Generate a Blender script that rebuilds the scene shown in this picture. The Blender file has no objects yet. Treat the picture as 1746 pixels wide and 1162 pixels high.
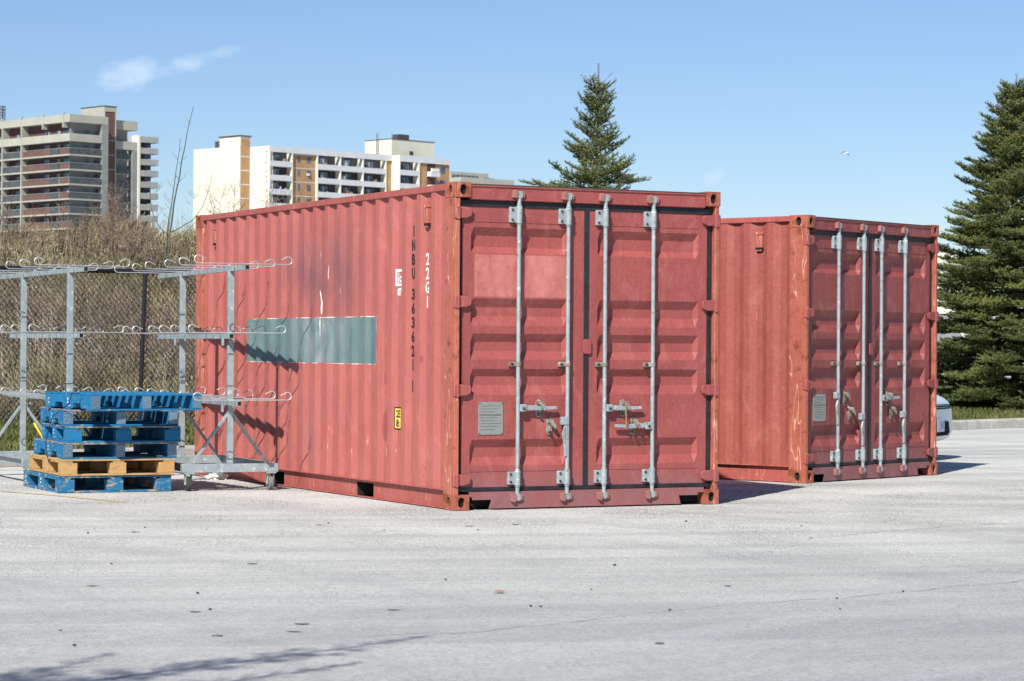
import bpy, bmesh, math, random
import numpy as np
from mathutils import Vector, Matrix
R = math.radians
random.seed(7)

# ---------------------------------------------------------------- camera, sky, sun, exposure
scn = bpy.context.scene
COL = scn.collection
FPX, CH, PITCH, ROLL = 4243.97, 1.27709, 0.003487, 0.0068975
cam = bpy.data.cameras.new("camera")
cam.lens = 36.0 * FPX / 1746.0
cam.sensor_width = 36.0
cam.clip_start = 0.1; cam.clip_end = 8000
cam.dof.use_dof = True; cam.dof.focus_distance = 20.8; cam.dof.aperture_fstop = 10.0
camo = bpy.data.objects.new("camera", cam); COL.objects.link(camo)
fw = Vector((0, math.cos(PITCH), math.sin(PITCH))); up = Vector((0, -math.sin(PITCH), math.cos(PITCH))); rt = Vector((1, 0, 0))
r2 = rt*math.cos(ROLL) + up*math.sin(ROLL); u2 = -rt*math.sin(ROLL) + up*math.cos(ROLL)
m = Matrix((r2, u2, -fw)).transposed().to_4x4(); m.translation = Vector((0, 0, CH))
camo.matrix_world = m
scn.camera = camo

SUN_EL = 41.4
SUN_AZ = math.atan2(-0.3625, -0.932)          # clockwise from +Y
sd = Vector((math.sin(SUN_AZ)*math.cos(R(SUN_EL)), math.cos(SUN_AZ)*math.cos(R(SUN_EL)), math.sin(R(SUN_EL))))
w = bpy.data.worlds.new("World"); scn.world = w; w.use_nodes = True
nt = w.node_tree; bg = nt.nodes['Background']
sky = nt.nodes.new('ShaderNodeTexSky'); sky.sky_type = 'NISHITA'; sky.sun_disc = False
sky.sun_elevation = R(SUN_EL); sky.sun_rotation = SUN_AZ % (2*math.pi)
sky.altitude = 400; sky.air_density = 1.0; sky.dust_density = 0.15; sky.ozone_density = 4.0
bg.inputs[1].default_value = 0.069
# one thin real cloud bank and a faint wisp, placed by direction in the sky
tc = nt.nodes.new('ShaderNodeTexCoord')
def wmath(op, a, b=None, c=None):
    n = nt.nodes.new('ShaderNodeMath'); n.operation = op
    for i, v in enumerate((a, b, c)):
        if v is None: continue
        if isinstance(v, (int, float)): n.inputs[i].default_value = v
        else: nt.links.new(v, n.inputs[i])
    return n.outputs[0]
sep = nt.nodes.new('ShaderNodeSeparateXYZ'); nt.links.new(tc.outputs['Generated'], sep.inputs[0])
az = wmath('DIVIDE', sep.outputs[0], sep.outputs[1]); el = wmath('DIVIDE', sep.outputs[2], sep.outputs[1])
nz = nt.nodes.new('ShaderNodeTexNoise'); nz.inputs['Scale'].default_value = 85; nz.inputs['Detail'].default_value = 6
mp = nt.nodes.new('ShaderNodeMapping'); mp.inputs['Scale'].default_value = (1, 1, 1.6); mp.inputs['Rotation'].default_value = (0, R(16), 0)
nt.links.new(tc.outputs['Generated'], mp.inputs[0]); nt.links.new(mp.outputs[0], nz.inputs['Vector'])
def wcloud(px, py, rx, ry, tilt):
    a0 = (px-873)/FPX; e0 = (595-py)/FPX
    dx = wmath('SUBTRACT', az, a0); dy = wmath('SUBTRACT', el, e0)
    ct, st = math.cos(tilt), math.sin(tilt)
    lx = wmath('ADD', wmath('MULTIPLY', dx, ct), wmath('MULTIPLY', dy, st)); ly = wmath('SUBTRACT', wmath('MULTIPLY', dy, ct), wmath('MULTIPLY', dx, st))
    d = wmath('ADD', wmath('POWER', wmath('ABSOLUTE', wmath('DIVIDE', lx, rx/FPX)), 2.0), wmath('POWER', wmath('ABSOLUTE', wmath('DIVIDE', ly, ry/FPX)), 2.0))
    v = wmath('SUBTRACT', wmath('ADD', wmath('MULTIPLY', nz.outputs[0], 3.0), -0.75), wmath('MULTIPLY', d, 1.0))
    n = nt.nodes.new('ShaderNodeMath'); n.operation = 'MULTIPLY'; n.use_clamp = True
    nt.links.new(v, n.inputs[0]); n.inputs[1].default_value = 0.75
    front = nt.nodes.new('ShaderNodeMath'); front.operation = 'GREATER_THAN'; front.inputs[1].default_value = 0.0
    nt.links.new(sep.outputs[1], front.inputs[0])
    return wmath('MULTIPLY', n.outputs[0], front.outputs[0])
cl = wmath('MAXIMUM', wmath('MULTIPLY', wcloud(212, 134, 72, 34, 0.25), 0.52), wmath('MULTIPLY', wcloud(325, 108, 105, 18, 0.30), 0.42))
cl = wmath('MAXIMUM', cl, wmath('MULTIPLY', wcloud(1215, 300, 28, 16, 0.7), 0.28))
mixw = nt.nodes.new('ShaderNodeMix'); mixw.data_type = 'RGBA'
tint = nt.nodes.new('ShaderNodeMix'); tint.data_type = 'RGBA'; tint.blend_type = 'MULTIPLY'; tint.inputs[0].default_value = 1.0
tint.inputs[7].default_value = (0.94, 0.985, 1.11, 1)
nt.links.new(sky.outputs[0], tint.inputs[6])
nt.links.new(cl, mixw.inputs[0]); nt.links.new(tint.outputs[2], mixw.inputs[6]); mixw.inputs[7].default_value = (9.3, 10.2, 11.8, 1)
nt.links.new(mixw.outputs[2], bg.inputs[0])

sl = bpy.data.lights.new("sun", 'SUN'); sl.energy = 4.9; sl.angle = R(0.53); sl.color = (1.0, 0.965, 0.88)
so = bpy.data.objects.new("sun", sl); COL.objects.link(so)
so.rotation_euler = (-sd).to_track_quat('-Z', 'Y').to_euler()
so.location = (-20, -40, 50)
scn.view_settings.view_transform = 'Standard'; scn.view_settings.look = 'None'
scn.view_settings.exposure = 0.52; scn.view_settings.gamma = 1.0

def at(px, py, Y):
    x = px-873; y = py-581
    xr = x*math.cos(ROLL)+y*math.sin(ROLL); yr = -x*math.sin(ROLL)+y*math.cos(ROLL)
    D = (xr/FPX, math.cos(PITCH)+math.sin(PITCH)*yr/FPX, math.sin(PITCH)-math.cos(PITCH)*yr/FPX)
    t = Y/D[1]
    return Vector((D[0]*t, Y, CH+D[2]*t))

# ---------------------------------------------------------------- materials
MATS = {}
def nodes(name):
    mt = bpy.data.materials.new(name); mt.use_nodes = True; n = mt.node_tree
    b = n.nodes['Principled BSDF']; MATS[name] = mt
    return mt, n, b
class NT:
    def __init__(s, n): s.n = n
    def new(s, t, **k):
        a = s.n.nodes.new(t)
        for q, v in k.items(): setattr(a, q, v)
        return a
    def link(s, a, b): s.n.links.new(a, b)
    def val(s, sock, v):
        if isinstance(v, (int, float)): sock.default_value = v
        elif isinstance(v, (tuple, list)): sock.default_value = tuple(v) + ((1,) if len(v) == 3 and len(sock.default_value) == 4 else ())
        else: s.link(v, sock)
    def math(s, op, a, b=None, c=None, clamp=False):
        n = s.new('ShaderNodeMath', operation=op, use_clamp=clamp)
        for i, v in enumerate((a, b, c)):
            if v is not None: s.val(n.inputs[i], v)
        return n.outputs[0]
    def mix(s, f, a, b, mode='MIX'):
        n = s.new('ShaderNodeMix', data_type='RGBA', blend_type=mode)
        s.val(n.inputs[0], f); s.val(n.inputs[6], a); s.val(n.inputs[7], b); return n.outputs[2]
    def noise(s, vec, scale, detail=4, rough=0.5, dist=0.0, sc=None):
        if sc:
            mm = s.new('ShaderNodeMapping'); mm.inputs['Scale'].default_value = sc; s.link(vec, mm.inputs[0]); vec = mm.outputs[0]
        n = s.new('ShaderNodeTexNoise'); s.link(vec, n.inputs['Vector']); n.inputs['Scale'].default_value = scale
        n.inputs['Detail'].default_value = detail; n.inputs['Roughness'].default_value = rough; n.inputs['Distortion'].default_value = dist
        return n.outputs[0]
    def ramp(s, v, lo, hi, a=0.0, b=1.0):
        n = s.new('ShaderNodeMapRange', clamp=True); s.val(n.inputs[0], v)
        n.inputs[1].default_value = lo; n.inputs[2].default_value = hi; n.inputs[3].default_value = a; n.inputs[4].default_value = b
        return n.outputs[0]
    def obj(s): return s.new('ShaderNodeTexCoord').outputs['Object']
    def xyz(s, v):
        n = s.new('ShaderNodeSeparateXYZ'); s.link(v, n.inputs[0]); return n.outputs
    def bump(s, h, strength, dist, b):
        n = s.new('ShaderNodeBump'); n.inputs['Strength'].default_value = strength; n.inputs['Distance'].default_value = dist
        s.val(n.inputs['Height'], h); s.link(n.outputs[0], b.inputs['Normal'])
    def box(s, v, lo, hi, soft=0.003):
        a = s.ramp(v, lo-soft, lo+soft); b = s.ramp(v, hi-soft, hi+soft, 1, 0); return s.math('MULTIPLY', a, b)

def simple(name, c, rough=0.6, metal=0.0, var=0.15, scale=12.0, bump=0.0, bscale=60.0, sc=None, c2=None, spec=0.5):
    mt, n, b = nodes(name); g = NT(n); o = g.obj()
    f = g.noise(o, scale, 5, 0.6, 0, sc)
    d = c2 or tuple(x*(1-var*2) for x in c)
    k = tuple(min(1, x*(1+var)) for x in c) if not c2 else c
    g.link(g.mix(g.ramp(f, 0.3, 0.7), d, k), b.inputs['Base Color'])
    b.inputs['Roughness'].default_value = rough; b.inputs['Metallic'].default_value = metal
    b.inputs['Specular IOR Level'].default_value = spec
    if bump: g.bump(g.noise(o, bscale, 3), bump, 0.01, b)
    return mt

def island(name, cols, rough=0.8, trans=0.0, patch=None):
    """colour that differs from leaf to leaf"""
    mt, n, b = nodes(name); g = NT(n)
    geo = g.new('ShaderNodeNewGeometry'); r = g.new('ShaderNodeValToRGB')
    r.color_ramp.interpolation = 'LINEAR'
    els = r.color_ramp.elements
    for i, c in enumerate(cols):
        p = i/(len(cols)-1)
        e = els[i] if i < 2 else els.new(p)
        e.position = p; e.color = (*c, 1)
    g.link(geo.outputs['Random Per Island'], r.inputs[0])
    big = g.noise(g.obj(), 0.9, 2)
    g.link(g.mix(0.5, r.outputs[0], g.mix(g.ramp(big, 0.35, 0.65), tuple(x*0.55 for x in cols[0]), cols[-1])), b.inputs['Base Color'])
    if patch:
        last = b.inputs['Base Color'].links[0].from_socket
        pn = g.noise(g.obj(), 1.3, 4, 0.6, 0.5); dn = g.noise(g.obj(), 0.75, 4, 0.6, 0.8)
        q = g.mix(g.ramp(pn, 0.50, 0.62, 0, 0.75), last, patch)
        g.link(g.mix(g.ramp(dn, 0.52, 0.68, 0, 0.35), q, cols[0]), b.inputs['Base Color'])
    b.inputs['Roughness'].default_value = rough; b.inputs['Specular IOR Level'].default_value = 0.25
    if trans:
        tr = g.new('ShaderNodeBsdfTranslucent'); g.link(r.outputs[0], tr.inputs[0])
        ms = g.new('ShaderNodeMixShader'); ms.inputs[0].default_value = trans
        out = n.nodes['Material Output']; g.link(b.outputs[0], ms.inputs[1]); g.link(tr.outputs[0], ms.inputs[2]); g.link(ms.outputs[0], out.inputs[0])
    return mt

RED = (0.47, 0.125, 0.108); RED2 = (0.36, 0.062, 0.055); RUST = (0.16, 0.045, 0.018)
def paint(name, base, dark, rust=0.15, scratch=0.3, kind='plain', orange=0.0):
    mt, n, b = nodes(name); g = NT(n); o = g.obj(); x, y, z = g.xyz(o)
    big = g.noise(o, 1.3, 4, 0.55)
    streak = g.noise(o, 3.0, 6, 0.65, 0, (6, 6, 0.5))
    fine = g.noise(o, 45, 4, 0.6)
    c = g.mix(g.ramp(big, 0.3, 0.7), dark, base)
    c = g.mix(g.ramp(streak, 0.45, 0.72, 0, 0.42), c, tuple(q*0.60 for q in base))
    chalk = g.noise(o, 4.0, 7, 0.7, 0.6, (1.5, 1.5, 0.8))
    c = g.mix(g.ramp(chalk, 0.52, 0.74, 0, 0.40), c, (0.50, 0.20, 0.165))
    c = g.mix(g.ramp(fine, 0.35, 0.7, 0, 0.12), c, (0.62, 0.24, 0.21))
    if kind == 'side':
        # bluish grey painted-over block, scuffed, with pale torn edges
        wob = g.math('MULTIPLY', g.math('SUBTRACT', g.noise(o, 14, 3), 0.5), 0.012)
        yy = g.math('ADD', y, wob); zz = g.math('ADD', z, wob)
        blk = g.math('MULTIPLY', g.box(yy, 1.552, 4.606), g.box(zz, 1.14, 1.541))
        rim = g.math('MULTIPLY', g.box(yy, 1.550, 4.609, .001), g.box(zz, 1.136, 1.546, .001))
        rim = g.math('MULTIPLY', g.math('SUBTRACT', rim, blk, clamp=True), g.ramp(g.noise(o, 7, 2), 0.45, 0.55))
        grey = g.mix(g.ramp(g.noise(o, 5, 5, 0.6, 0, (1, 1, 0.35)), 0.35, 0.7), (0.085, 0.145, 0.15), (0.15, 0.21, 0.21))
        scuffy = g.math('MULTIPLY', g.box(y, 2.35, 3.35, 0.35), g.ramp(g.noise(o, 3.2, 5, 0.6, 1.0, (1, 1, .6)), 0.38, 0.62, 0, 0.55))
        grey = g.mix(scuffy, grey, (0.33, 0.30, 0.32))
        # burnt smudge and bleached streaks round and above the block
        e1 = g.math('MULTIPLY', g.box(y, 2.0, 3.6, 0.45), g.box(z, 1.55, 2.25, 0.26))
        e1b = g.math('MULTIPLY', g.box(y, 2.75, 3.45, 0.4), g.box(z, 0.2, 1.2, 0.30))
        sm = g.math('MULTIPLY', e1, g.ramp(g.noise(o, 1.9, 5, 0.6, 0.8, (1, 1, 0.7)), 0.28, 0.58, 0, 0.85))
        c = g.mix(sm, c, (0.17, 0.075, 0.085))
        sm2 = g.math('MULTIPLY', e1b, g.ramp(g.noise(o, 2.6, 5, 0.6, 0.6, (1, 1, 0.3)), 0.4, 0.65, 0, 0.4))
        c = g.mix(sm2, c, (0.30, 0.16, 0.16))
        c = g.mix(blk, c, grey)
        c = g.mix(rim, c, (0.75, 0.75, 0.72))
        wz = g.math('MULTIPLY', g.box(y, 2.40, 2.98, 0.10), g.box(z, 1.40, 2.02, 0.12))
        ws = g.math('MULTIPLY', wz, g.ramp(g.noise(o, 14, 3, 0.5, 0.3, (1, 1.6, 0.25)), 0.64, 0.66))
        c = g.mix(ws, c, (0.8, 0.78, 0.75))
        # oval handling blots
        for (sy, szz, ry, rz) in ((1.29+.12, 0.62, 0.055, 0.13), (1.42, 1.02, .02, .06), (0.66, 1.19, .02, .03)):
            d = g.math('ADD', g.math('POWER', g.math('DIVIDE', g.math('SUBTRACT', y, sy), ry), 2), g.math('POWER', g.math('ABSOLUTE', g.math('DIVIDE', g.math('SUBTRACT', z, szz), rz)), 3))
            c = g.mix(g.ramp(d, 0.8, 1.1, 0.55, 0), c, (0.20, 0.05, 0.05))
        low = g.math('MULTIPLY', g.box(z, 0.1, 0.55, 0.1), g.ramp(g.noise(o, 16, 4, 0.6, 0, (1, 1.4, 0.25)), 0.66, 0.7, 0, 0.8))
        c = g.mix(low, c, (0.68, 0.33, 0.27))
    if kind == 'door_left':
        pn = g.math('MULTIPLY', g.box(x, 0.19, 1.02, 0.006), g.box(z, 1.69, 2.025, 0.006))
        gap = g.box(x, 0.575, 0.65, 0.01)
        f = g.math('MULTIPLY', pn, g.ramp(g.noise(o, 7, 8, 0.75, 0.0, (1, 1, .5)), 0.36, 0.60, 0.25, 0.85))
        f = g.math('MULTIPLY', f, g.math('SUBTRACT', 1.0, g.math('MULTIPLY', gap, 0.6)))
        c = g.mix(f, c, (0.56, 0.20, 0.17))
        d = g.math('ADD', g.math('POWER', g.math('DIVIDE', g.math('SUBTRACT', x, 0.375), 0.065), 2), g.math('POWER', g.math('DIVIDE', g.math('SUBTRACT', z, 2.33), 0.10), 2))
        c = g.mix(g.math('MULTIPLY', g.ramp(d, 0.9, 1.2, 0.8, 0), g.ramp(g.noise(o, 40, 3), .4, .6, .3, 1)), c, (0.24, 0.06, 0.06))
    if kind in ('door_left', 'door_right', 'door'):
        dirt = g.math('MULTIPLY', g.ramp(z, 0.14, 0.36, 1, 0), g.ramp(g.noise(o, 2.6, 4), 0.32, 0.58, 0.3, 0.8))
        c = g.mix(dirt, c, (0.21, 0.11, 0.12))
        wear = g.ramp(g.noise(o, 2.2, 5, 0.65, 0.4), 0.50, 0.70, 0, 0.5)
        c = g.mix(wear, c, (0.30, 0.075, 0.072))
    if orange:
        ro = g.noise(o, 4.5, 6, 0.65, 0.5, (1, 1, 0.35))
        c = g.mix(g.ramp(ro, 0.35, 0.65, 0.1, orange), c, (0.40, 0.135, 0.065))
    if rust:
        rn = g.noise(o, 7.0, 9, 0.72, 0.2)
        c = g.mix(g.ramp(rn, 0.68-rust*0.33, 0.80-rust*0.33, 0, 0.9), c, RUST)
        c = g.mix(g.ramp(g.noise(o, 60, 3), 0.70-rust*.1, 0.74-rust*.1, 0, 0.85), c, (0.13, 0.04, 0.02))
    runs = g.math('MULTIPLY', g.ramp(g.noise(o, 16, 3, 0.5, 0, (1.2, 1.2, 0.07)), 0.60, 0.70, 0, 1), g.ramp(g.noise(o, 1.1, 3), 0.42, 0.62, 0, 0.42 if kind != 'plain' else 0.4))
    c = g.mix(runs, c, (0.20, 0.075, 0.05))
    if scratch:
        sn = g.noise(o, 11, 2, 0.5, 0.7, (1, 1, 0.14))
        c = g.mix(g.ramp(g.math('ABSOLUTE', g.math('SUBTRACT', sn, 0.60)), 0.0, 0.007*scratch+0.001, 0.8*min(1, scratch), 0), c, (0.70, 0.40, 0.32))
    g.link(c, b.inputs['Base Color'])
    g.link(g.ramp(big, 0.3, 0.7, 0.62, 0.45), b.inputs['Roughness'])
    b.inputs['Specular IOR Level'].default_value = 0.42
    g.bump(g.math('ADD', g.noise(o, 30, 3), g.math('MULTIPLY', g.noise(o, 2.2, 3), 9.0)), 0.30, 0.007, b)
    return mt
paint('red_side', (0.395, 0.112, 0.095), (0.34, 0.088, 0.075), 0.10, 0.12, 'side')
paint('red_side_plain', (0.39, 0.10, 0.08), (0.34, 0.08, 0.066), 0.08, 0.2)
paint('red_frame', (0.36, 0.088, 0.072), (0.29, 0.064, 0.054), 0.26, 0.8)
paint('red_post', (0.40, 0.105, 0.072), (0.33, 0.08, 0.06), 0.42, 1.8, orange=0.40)
paint('red_post_scraped', (0.36, 0.09, 0.07), (0.30, 0.07, 0.056), 0.46, 2.8, orange=0.40)
paint('rusty_casting', (0.40, 0.10, 0.065), (0.26, 0.06, 0.04), 0.62, 1.0, orange=0.5)
paint('red_door_left', (0.315, 0.070, 0.062), (0.245, 0.050, 0.047), 0.06, 0.15, 'door_left')
paint('red_door_right', (0.305, 0.067, 0.060), (0.235, 0.048, 0.046), 0.05, 0.15, 'door_right')
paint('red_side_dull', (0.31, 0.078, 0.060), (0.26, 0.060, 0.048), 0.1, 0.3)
paint('red_door_shaded', (0.24, 0.048, 0.045), (0.185, 0.038, 0.038), 0.14, 0.4, 'door')  # dim light on the far doors is put into this darker red
simple('gasket', (0.016, 0.017, 0.022), 0.55, var=0.3)
simple('dark_inside', (0.008, 0.007, 0.007), 0.9)  # near-black colour stands in for the shade inside hollows
def galv(name, c, c2, rusty=0.0, rough=0.42, metal=0.35):
    mt, n, b = nodes(name); g = NT(n); o = g.obj()
    v = g.new('ShaderNodeTexVoronoi'); v.inputs['Scale'].default_value = 22; g.link(o, v.inputs['Vector'])
    f = g.math('ADD', g.math('MULTIPLY', g.noise(o, 5, 5, 0.6, 0.3), 0.7), g.math('MULTIPLY', v.outputs['Color'], 0.3))
    c_ = g.mix(g.ramp(f, 0.3, 0.65), c2, c)
    c_ = g.mix(g.ramp(g.noise(o, 18, 4, 0.6), 0.6, 0.66, 0, 0.55), c_, (0.62, 0.66, 0.66))
    if rusty: c_ = g.mix(g.ramp(g.noise(o, 26, 5, 0.7), 0.62-rusty*.25, 0.68-rusty*.25, 0, 0.85), c_, (0.24, 0.10, 0.05))
    g.link(c_, b.inputs['Base Color']); b.inputs['Metallic'].default_value = metal; b.inputs['Roughness'].default_value = rough
    g.bump(g.noise(o, 50, 3), 0.15, 0.003, b)
    return mt
galv('galvanised', (0.33, 0.385, 0.40), (0.225, 0.275, 0.295), rough=0.5, metal=0.2)
galv('rod_steel', (0.33, 0.385, 0.405), (0.25, 0.295, 0.315), 0.10, metal=0.15)
galv('catch_steel', (0.34, 0.32, 0.29), (0.22, 0.20, 0.175), 0.35, metal=0.2)
galv('hook_steel', (0.44, 0.47, 0.48), (0.30, 0.33, 0.34), metal=0.25)
simple('pink_keeper', (0.36, 0.15, 0.13), 0.6, scale=40, c2=(0.20, 0.09, 0.075))
simple('bolt_dark', (0.06, 0.05, 0.045), 0.5, 0.3)
simple('plate_grey', (0.30, 0.31, 0.29), 0.45, 0.2, var=0.1, scale=50, sc=(1, 1, 4), c2=(0.22, 0.225, 0.21))
simple('brass', (0.42, 0.27, 0.09), 0.4, 0.5)
simple('stencil_black', (0.010, 0.008, 0.009), 0.6, c2=(0.02, 0.012, 0.012))
simple('stencil_white', (0.74, 0.72, 0.69), 0.6, var=0.06)
simple('label_yellow', (0.80, 0.56, 0.10), 0.5, var=0.08)
simple('rubber', (0.035, 0.035, 0.036), 0.75)
simple('wheel_grey', (0.16, 0.165, 0.165), 0.7)
simple('black_pipe', (0.012, 0.012, 0.015), 0.45)
simple('fence_wire', (0.018, 0.016, 0.017), 0.5)
def wood(name, a, b_, worn, wf):
    wf += 0.22
    mt, n, b = nodes(name); g = NT(n); o = g.obj()
    grain = g.noise(o, 8, 6, 0.65, 0.5, (1, 1, 5))
    c = g.mix(g.ramp(grain, 0.3, 0.7), b_, a)
    wn = g.noise(o, 10, 7, 0.75, 0.4, (1, 1, 2.2))
    c = g.mix(g.ramp(wn, 0.72-wf*.3, 0.78-wf*.3, 0, 0.9), c, worn)
    g.link(c, b.inputs['Base Color']); b.inputs['Roughness'].default_value = 0.7; b.inputs['Specular IOR Level'].default_value = 0.3
    g.bump(grain, 0.4, 0.004, b)
wood('blue_wood', (0.010, 0.165, 0.345), (0.007, 0.115, 0.26), (0.30, 0.24, 0.15), 0.18)
wood('blue_wood_worn', (0.016, 0.16, 0.31), (0.013, 0.11, 0.23), (0.36, 0.29, 0.18), 0.42)
wood('raw_wood', (0.52, 0.33, 0.14), (0.36, 0.21, 0.08), (0.22, 0.15, 0.085), 0.3)
wood('deck_worn', (0.10, 0.17, 0.26), (0.07, 0.12, 0.18), (0.34, 0.27, 0.17), 0.55)
simple('nail_plate', (0.16, 0.27, 0.36), 0.5, 0.3, var=0.35, scale=90)
simple('cord_black', (0.012, 0.012, 0.014), 0.6)

# ---- ground
mt, n, b = nodes('asphalt'); g = NT(n)
o = g.new('ShaderNodeNewGeometry').outputs['Position']; x, y, z = g.xyz(o)
big = g.noise(o, 0.16, 4, 0.5, 0.4)
# curved tyre tracks: rings round turning centres far off to the side
def rings(cx, cy, sc, seed):
    dx = g.math('SUBTRACT', x, cx); dy = g.math('SUBTRACT', y, cy)
    r = g.math('SQRT', g.math('ADD', g.math('MULTIPLY', dx, dx), g.math('MULTIPLY', dy, dy)))
    cb = g.new('ShaderNodeCombineXYZ'); g.link(g.math('MULTIPLY', r, sc), cb.inputs[0]); g.link(g.math('MULTIPLY', g.math('ARCTAN2', dy, dx), 1.2), cb.inputs[1]); cb.inputs[2].default_value = seed
    return g.noise(cb.outputs[0], 1.0, 4, 0.6)
t1 = rings(-9, 62, 1.7, 1.0); t2 = rings(9, 4, 2.6, 5.0); t3 = rings(-14, 6, 1.3, 9.0)
fine = g.noise(o, 34, 6, 0.85); mid = g.noise(o, 9, 6, 0.8); blot = g.noise(o, 1.1, 5, 0.6, 0.6)
c = g.mix(g.ramp(big, 0.35, 0.65), (0.575, 0.57, 0.53), (0.64, 0.635, 0.595))
# darker tone nearer the camera and to the right, edge wandering across the yard
edge = g.math('ADD', g.math('ADD', y, g.math('MULTIPLY', x, -0.55)), g.math('MULTIPLY', g.math('SUBTRACT', g.noise(o, 0.35, 4), 0.5), 9.0))
near_dark = g.ramp(edge, 8.0, 17.5, 1, 0)
c = g.mix(g.math('MULTIPLY', near_dark, 0.9), c, (0.315, 0.322, 0.322))
c = g.mix(g.ramp(t1, 0.46, 0.60, 0, 0.36), c, (0.20, 0.21, 0.225))
c = g.mix(g.math('MULTIPLY', g.ramp(t2, 0.46, 0.60, 0, 0.50), g.ramp(y, 9, 24, 1, 0)), c, (0.47, 0.475, 0.475))
c = g.mix(g.ramp(t3, 0.50, 0.64, 0, 0.32), c, (0.25, 0.255, 0.262))
stain = g.noise(o, 0.55, 5, 0.65, 1.0)
c = g.mix(g.ramp(stain, 0.60, 0.70, 0, 0.22), c, (0.20, 0.20, 0.20))
pt = g.noise(o, 2.3, 6, 0.7)
c = g.mix(g.ramp(pt, 0.60, 0.66, 0, 0.16), c, (0.24, 0.24, 0.235))
c = g.mix(g.ramp(blot, 0.45, 0.7, 0, 0.18), c, (0.50, 0.49, 0.46))
c = g.mix(g.ramp(mid, 0.35, 0.6, 0.30, 0), c, (0.17, 0.17, 0.175))
c = g.mix(g.ramp(fine, 0.34, 0.50, 0.75, 0), c, (0.14, 0.14, 0.14))
c = g.mix(g.ramp(fine, 0.55, 0.72, 0, 0.5), c, (0.72, 0.71, 0.69))
g.link(c, b.inputs['Base Color']); b.inputs['Roughness'].default_value = 0.85; b.inputs['Specular IOR Level'].default_value = 0.3
g.bump(g.math('ADD', fine, mid), 0.35, 0.006, b)
simple('concrete_kerb', (0.42, 0.40, 0.36), 0.85, var=0.14, scale=5, bump=0.3)
simple('lawn_soil', (0.06, 0.075, 0.025), 0.95, scale=3, c2=(0.045, 0.085, 0.02))
simple('hill_soil', (0.16, 0.12, 0.075), 0.95, scale=1.5, c2=(0.07, 0.06, 0.035), bump=0.6, bscale=8)
simple('yellow_line', (0.62, 0.43, 0.12), 0.8, scale=9, c2=(0.45, 0.38, 0.24))
simple('crack_dark', (0.19, 0.19, 0.185), 0.9)
island('grass_green', [(0.06, 0.095, 0.022), (0.11, 0.15, 0.035), (0.26, 0.23, 0.10)], trans=0.25)
island('dry_grass', [(0.12, 0.10, 0.05), (0.27, 0.22, 0.105), (0.46, 0.37, 0.19), (0.62, 0.53, 0.34)], trans=0.15, patch=(0.15, 0.155, 0.065))
island('dead_leaves', [(0.07, 0.045, 0.03), (0.18, 0.12, 0.075), (0.50, 0.41, 0.31)], trans=0.1)
island('hill_weeds', [(0.03, 0.045, 0.018), (0.07, 0.09, 0.03), (0.12, 0.13, 0.05)], trans=0.2)
island('spruce_needles', [(0.045, 0.070, 0.028), (0.11, 0.145, 0.042), (0.24, 0.25, 0.075)], 0.6, trans=0.12)
simple('spruce_bark', (0.11, 0.075, 0.05), 0.9)
island('twig_brown', [(0.11, 0.075, 0.055), (0.21, 0.155, 0.115), (0.38, 0.29, 0.23)])
simple('stem_green', (0.085, 0.095, 0.055), 0.7, var=0.2)
# buildings
simple('pale_concrete', (0.35, 0.345, 0.295), 0.85, var=0.06, scale=0.4)
simple('grey_concrete', (0.22, 0.23, 0.225), 0.85, var=0.1, scale=0.4)
simple('cream_brick', (0.66, 0.64, 0.52), 0.85, var=0.04, scale=0.5)
simple('dark_recess', (0.045, 0.045, 0.055), 0.9, var=0.3, scale=0.6)  # balcony shadow put into the colour of the recessed walls
simple('tower_panel', (0.33, 0.33, 0.32), 0.85, var=0.08, scale=0.5)
simple('white_panel', (0.56, 0.57, 0.60), 0.8, var=0.05, scale=0.5)
simple('tan_brick', (0.40, 0.23, 0.11), 0.85, var=0.08, scale=0.6)
simple('red_brick', (0.125, 0.065, 0.052), 0.85, var=0.1, scale=0.6)
simple('brown_wall', (0.11, 0.055, 0.05), 0.85, var=0.15, scale=0.6)
simple('rail_glass', (0.07, 0.078, 0.08), 0.2, 0.0, var=0.25, scale=1.2)
simple('window_glass', (0.10, 0.14, 0.19), 0.12, 0.0, var=0.4, scale=0.7)
simple('curtain_pale', (0.38, 0.42, 0.46), 0.6, var=0.2, scale=1)
simple('sign_red', (0.75, 0.16, 0.14), 0.7)
simple('roof_dark', (0.06, 0.06, 0.065), 0.8)

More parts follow.
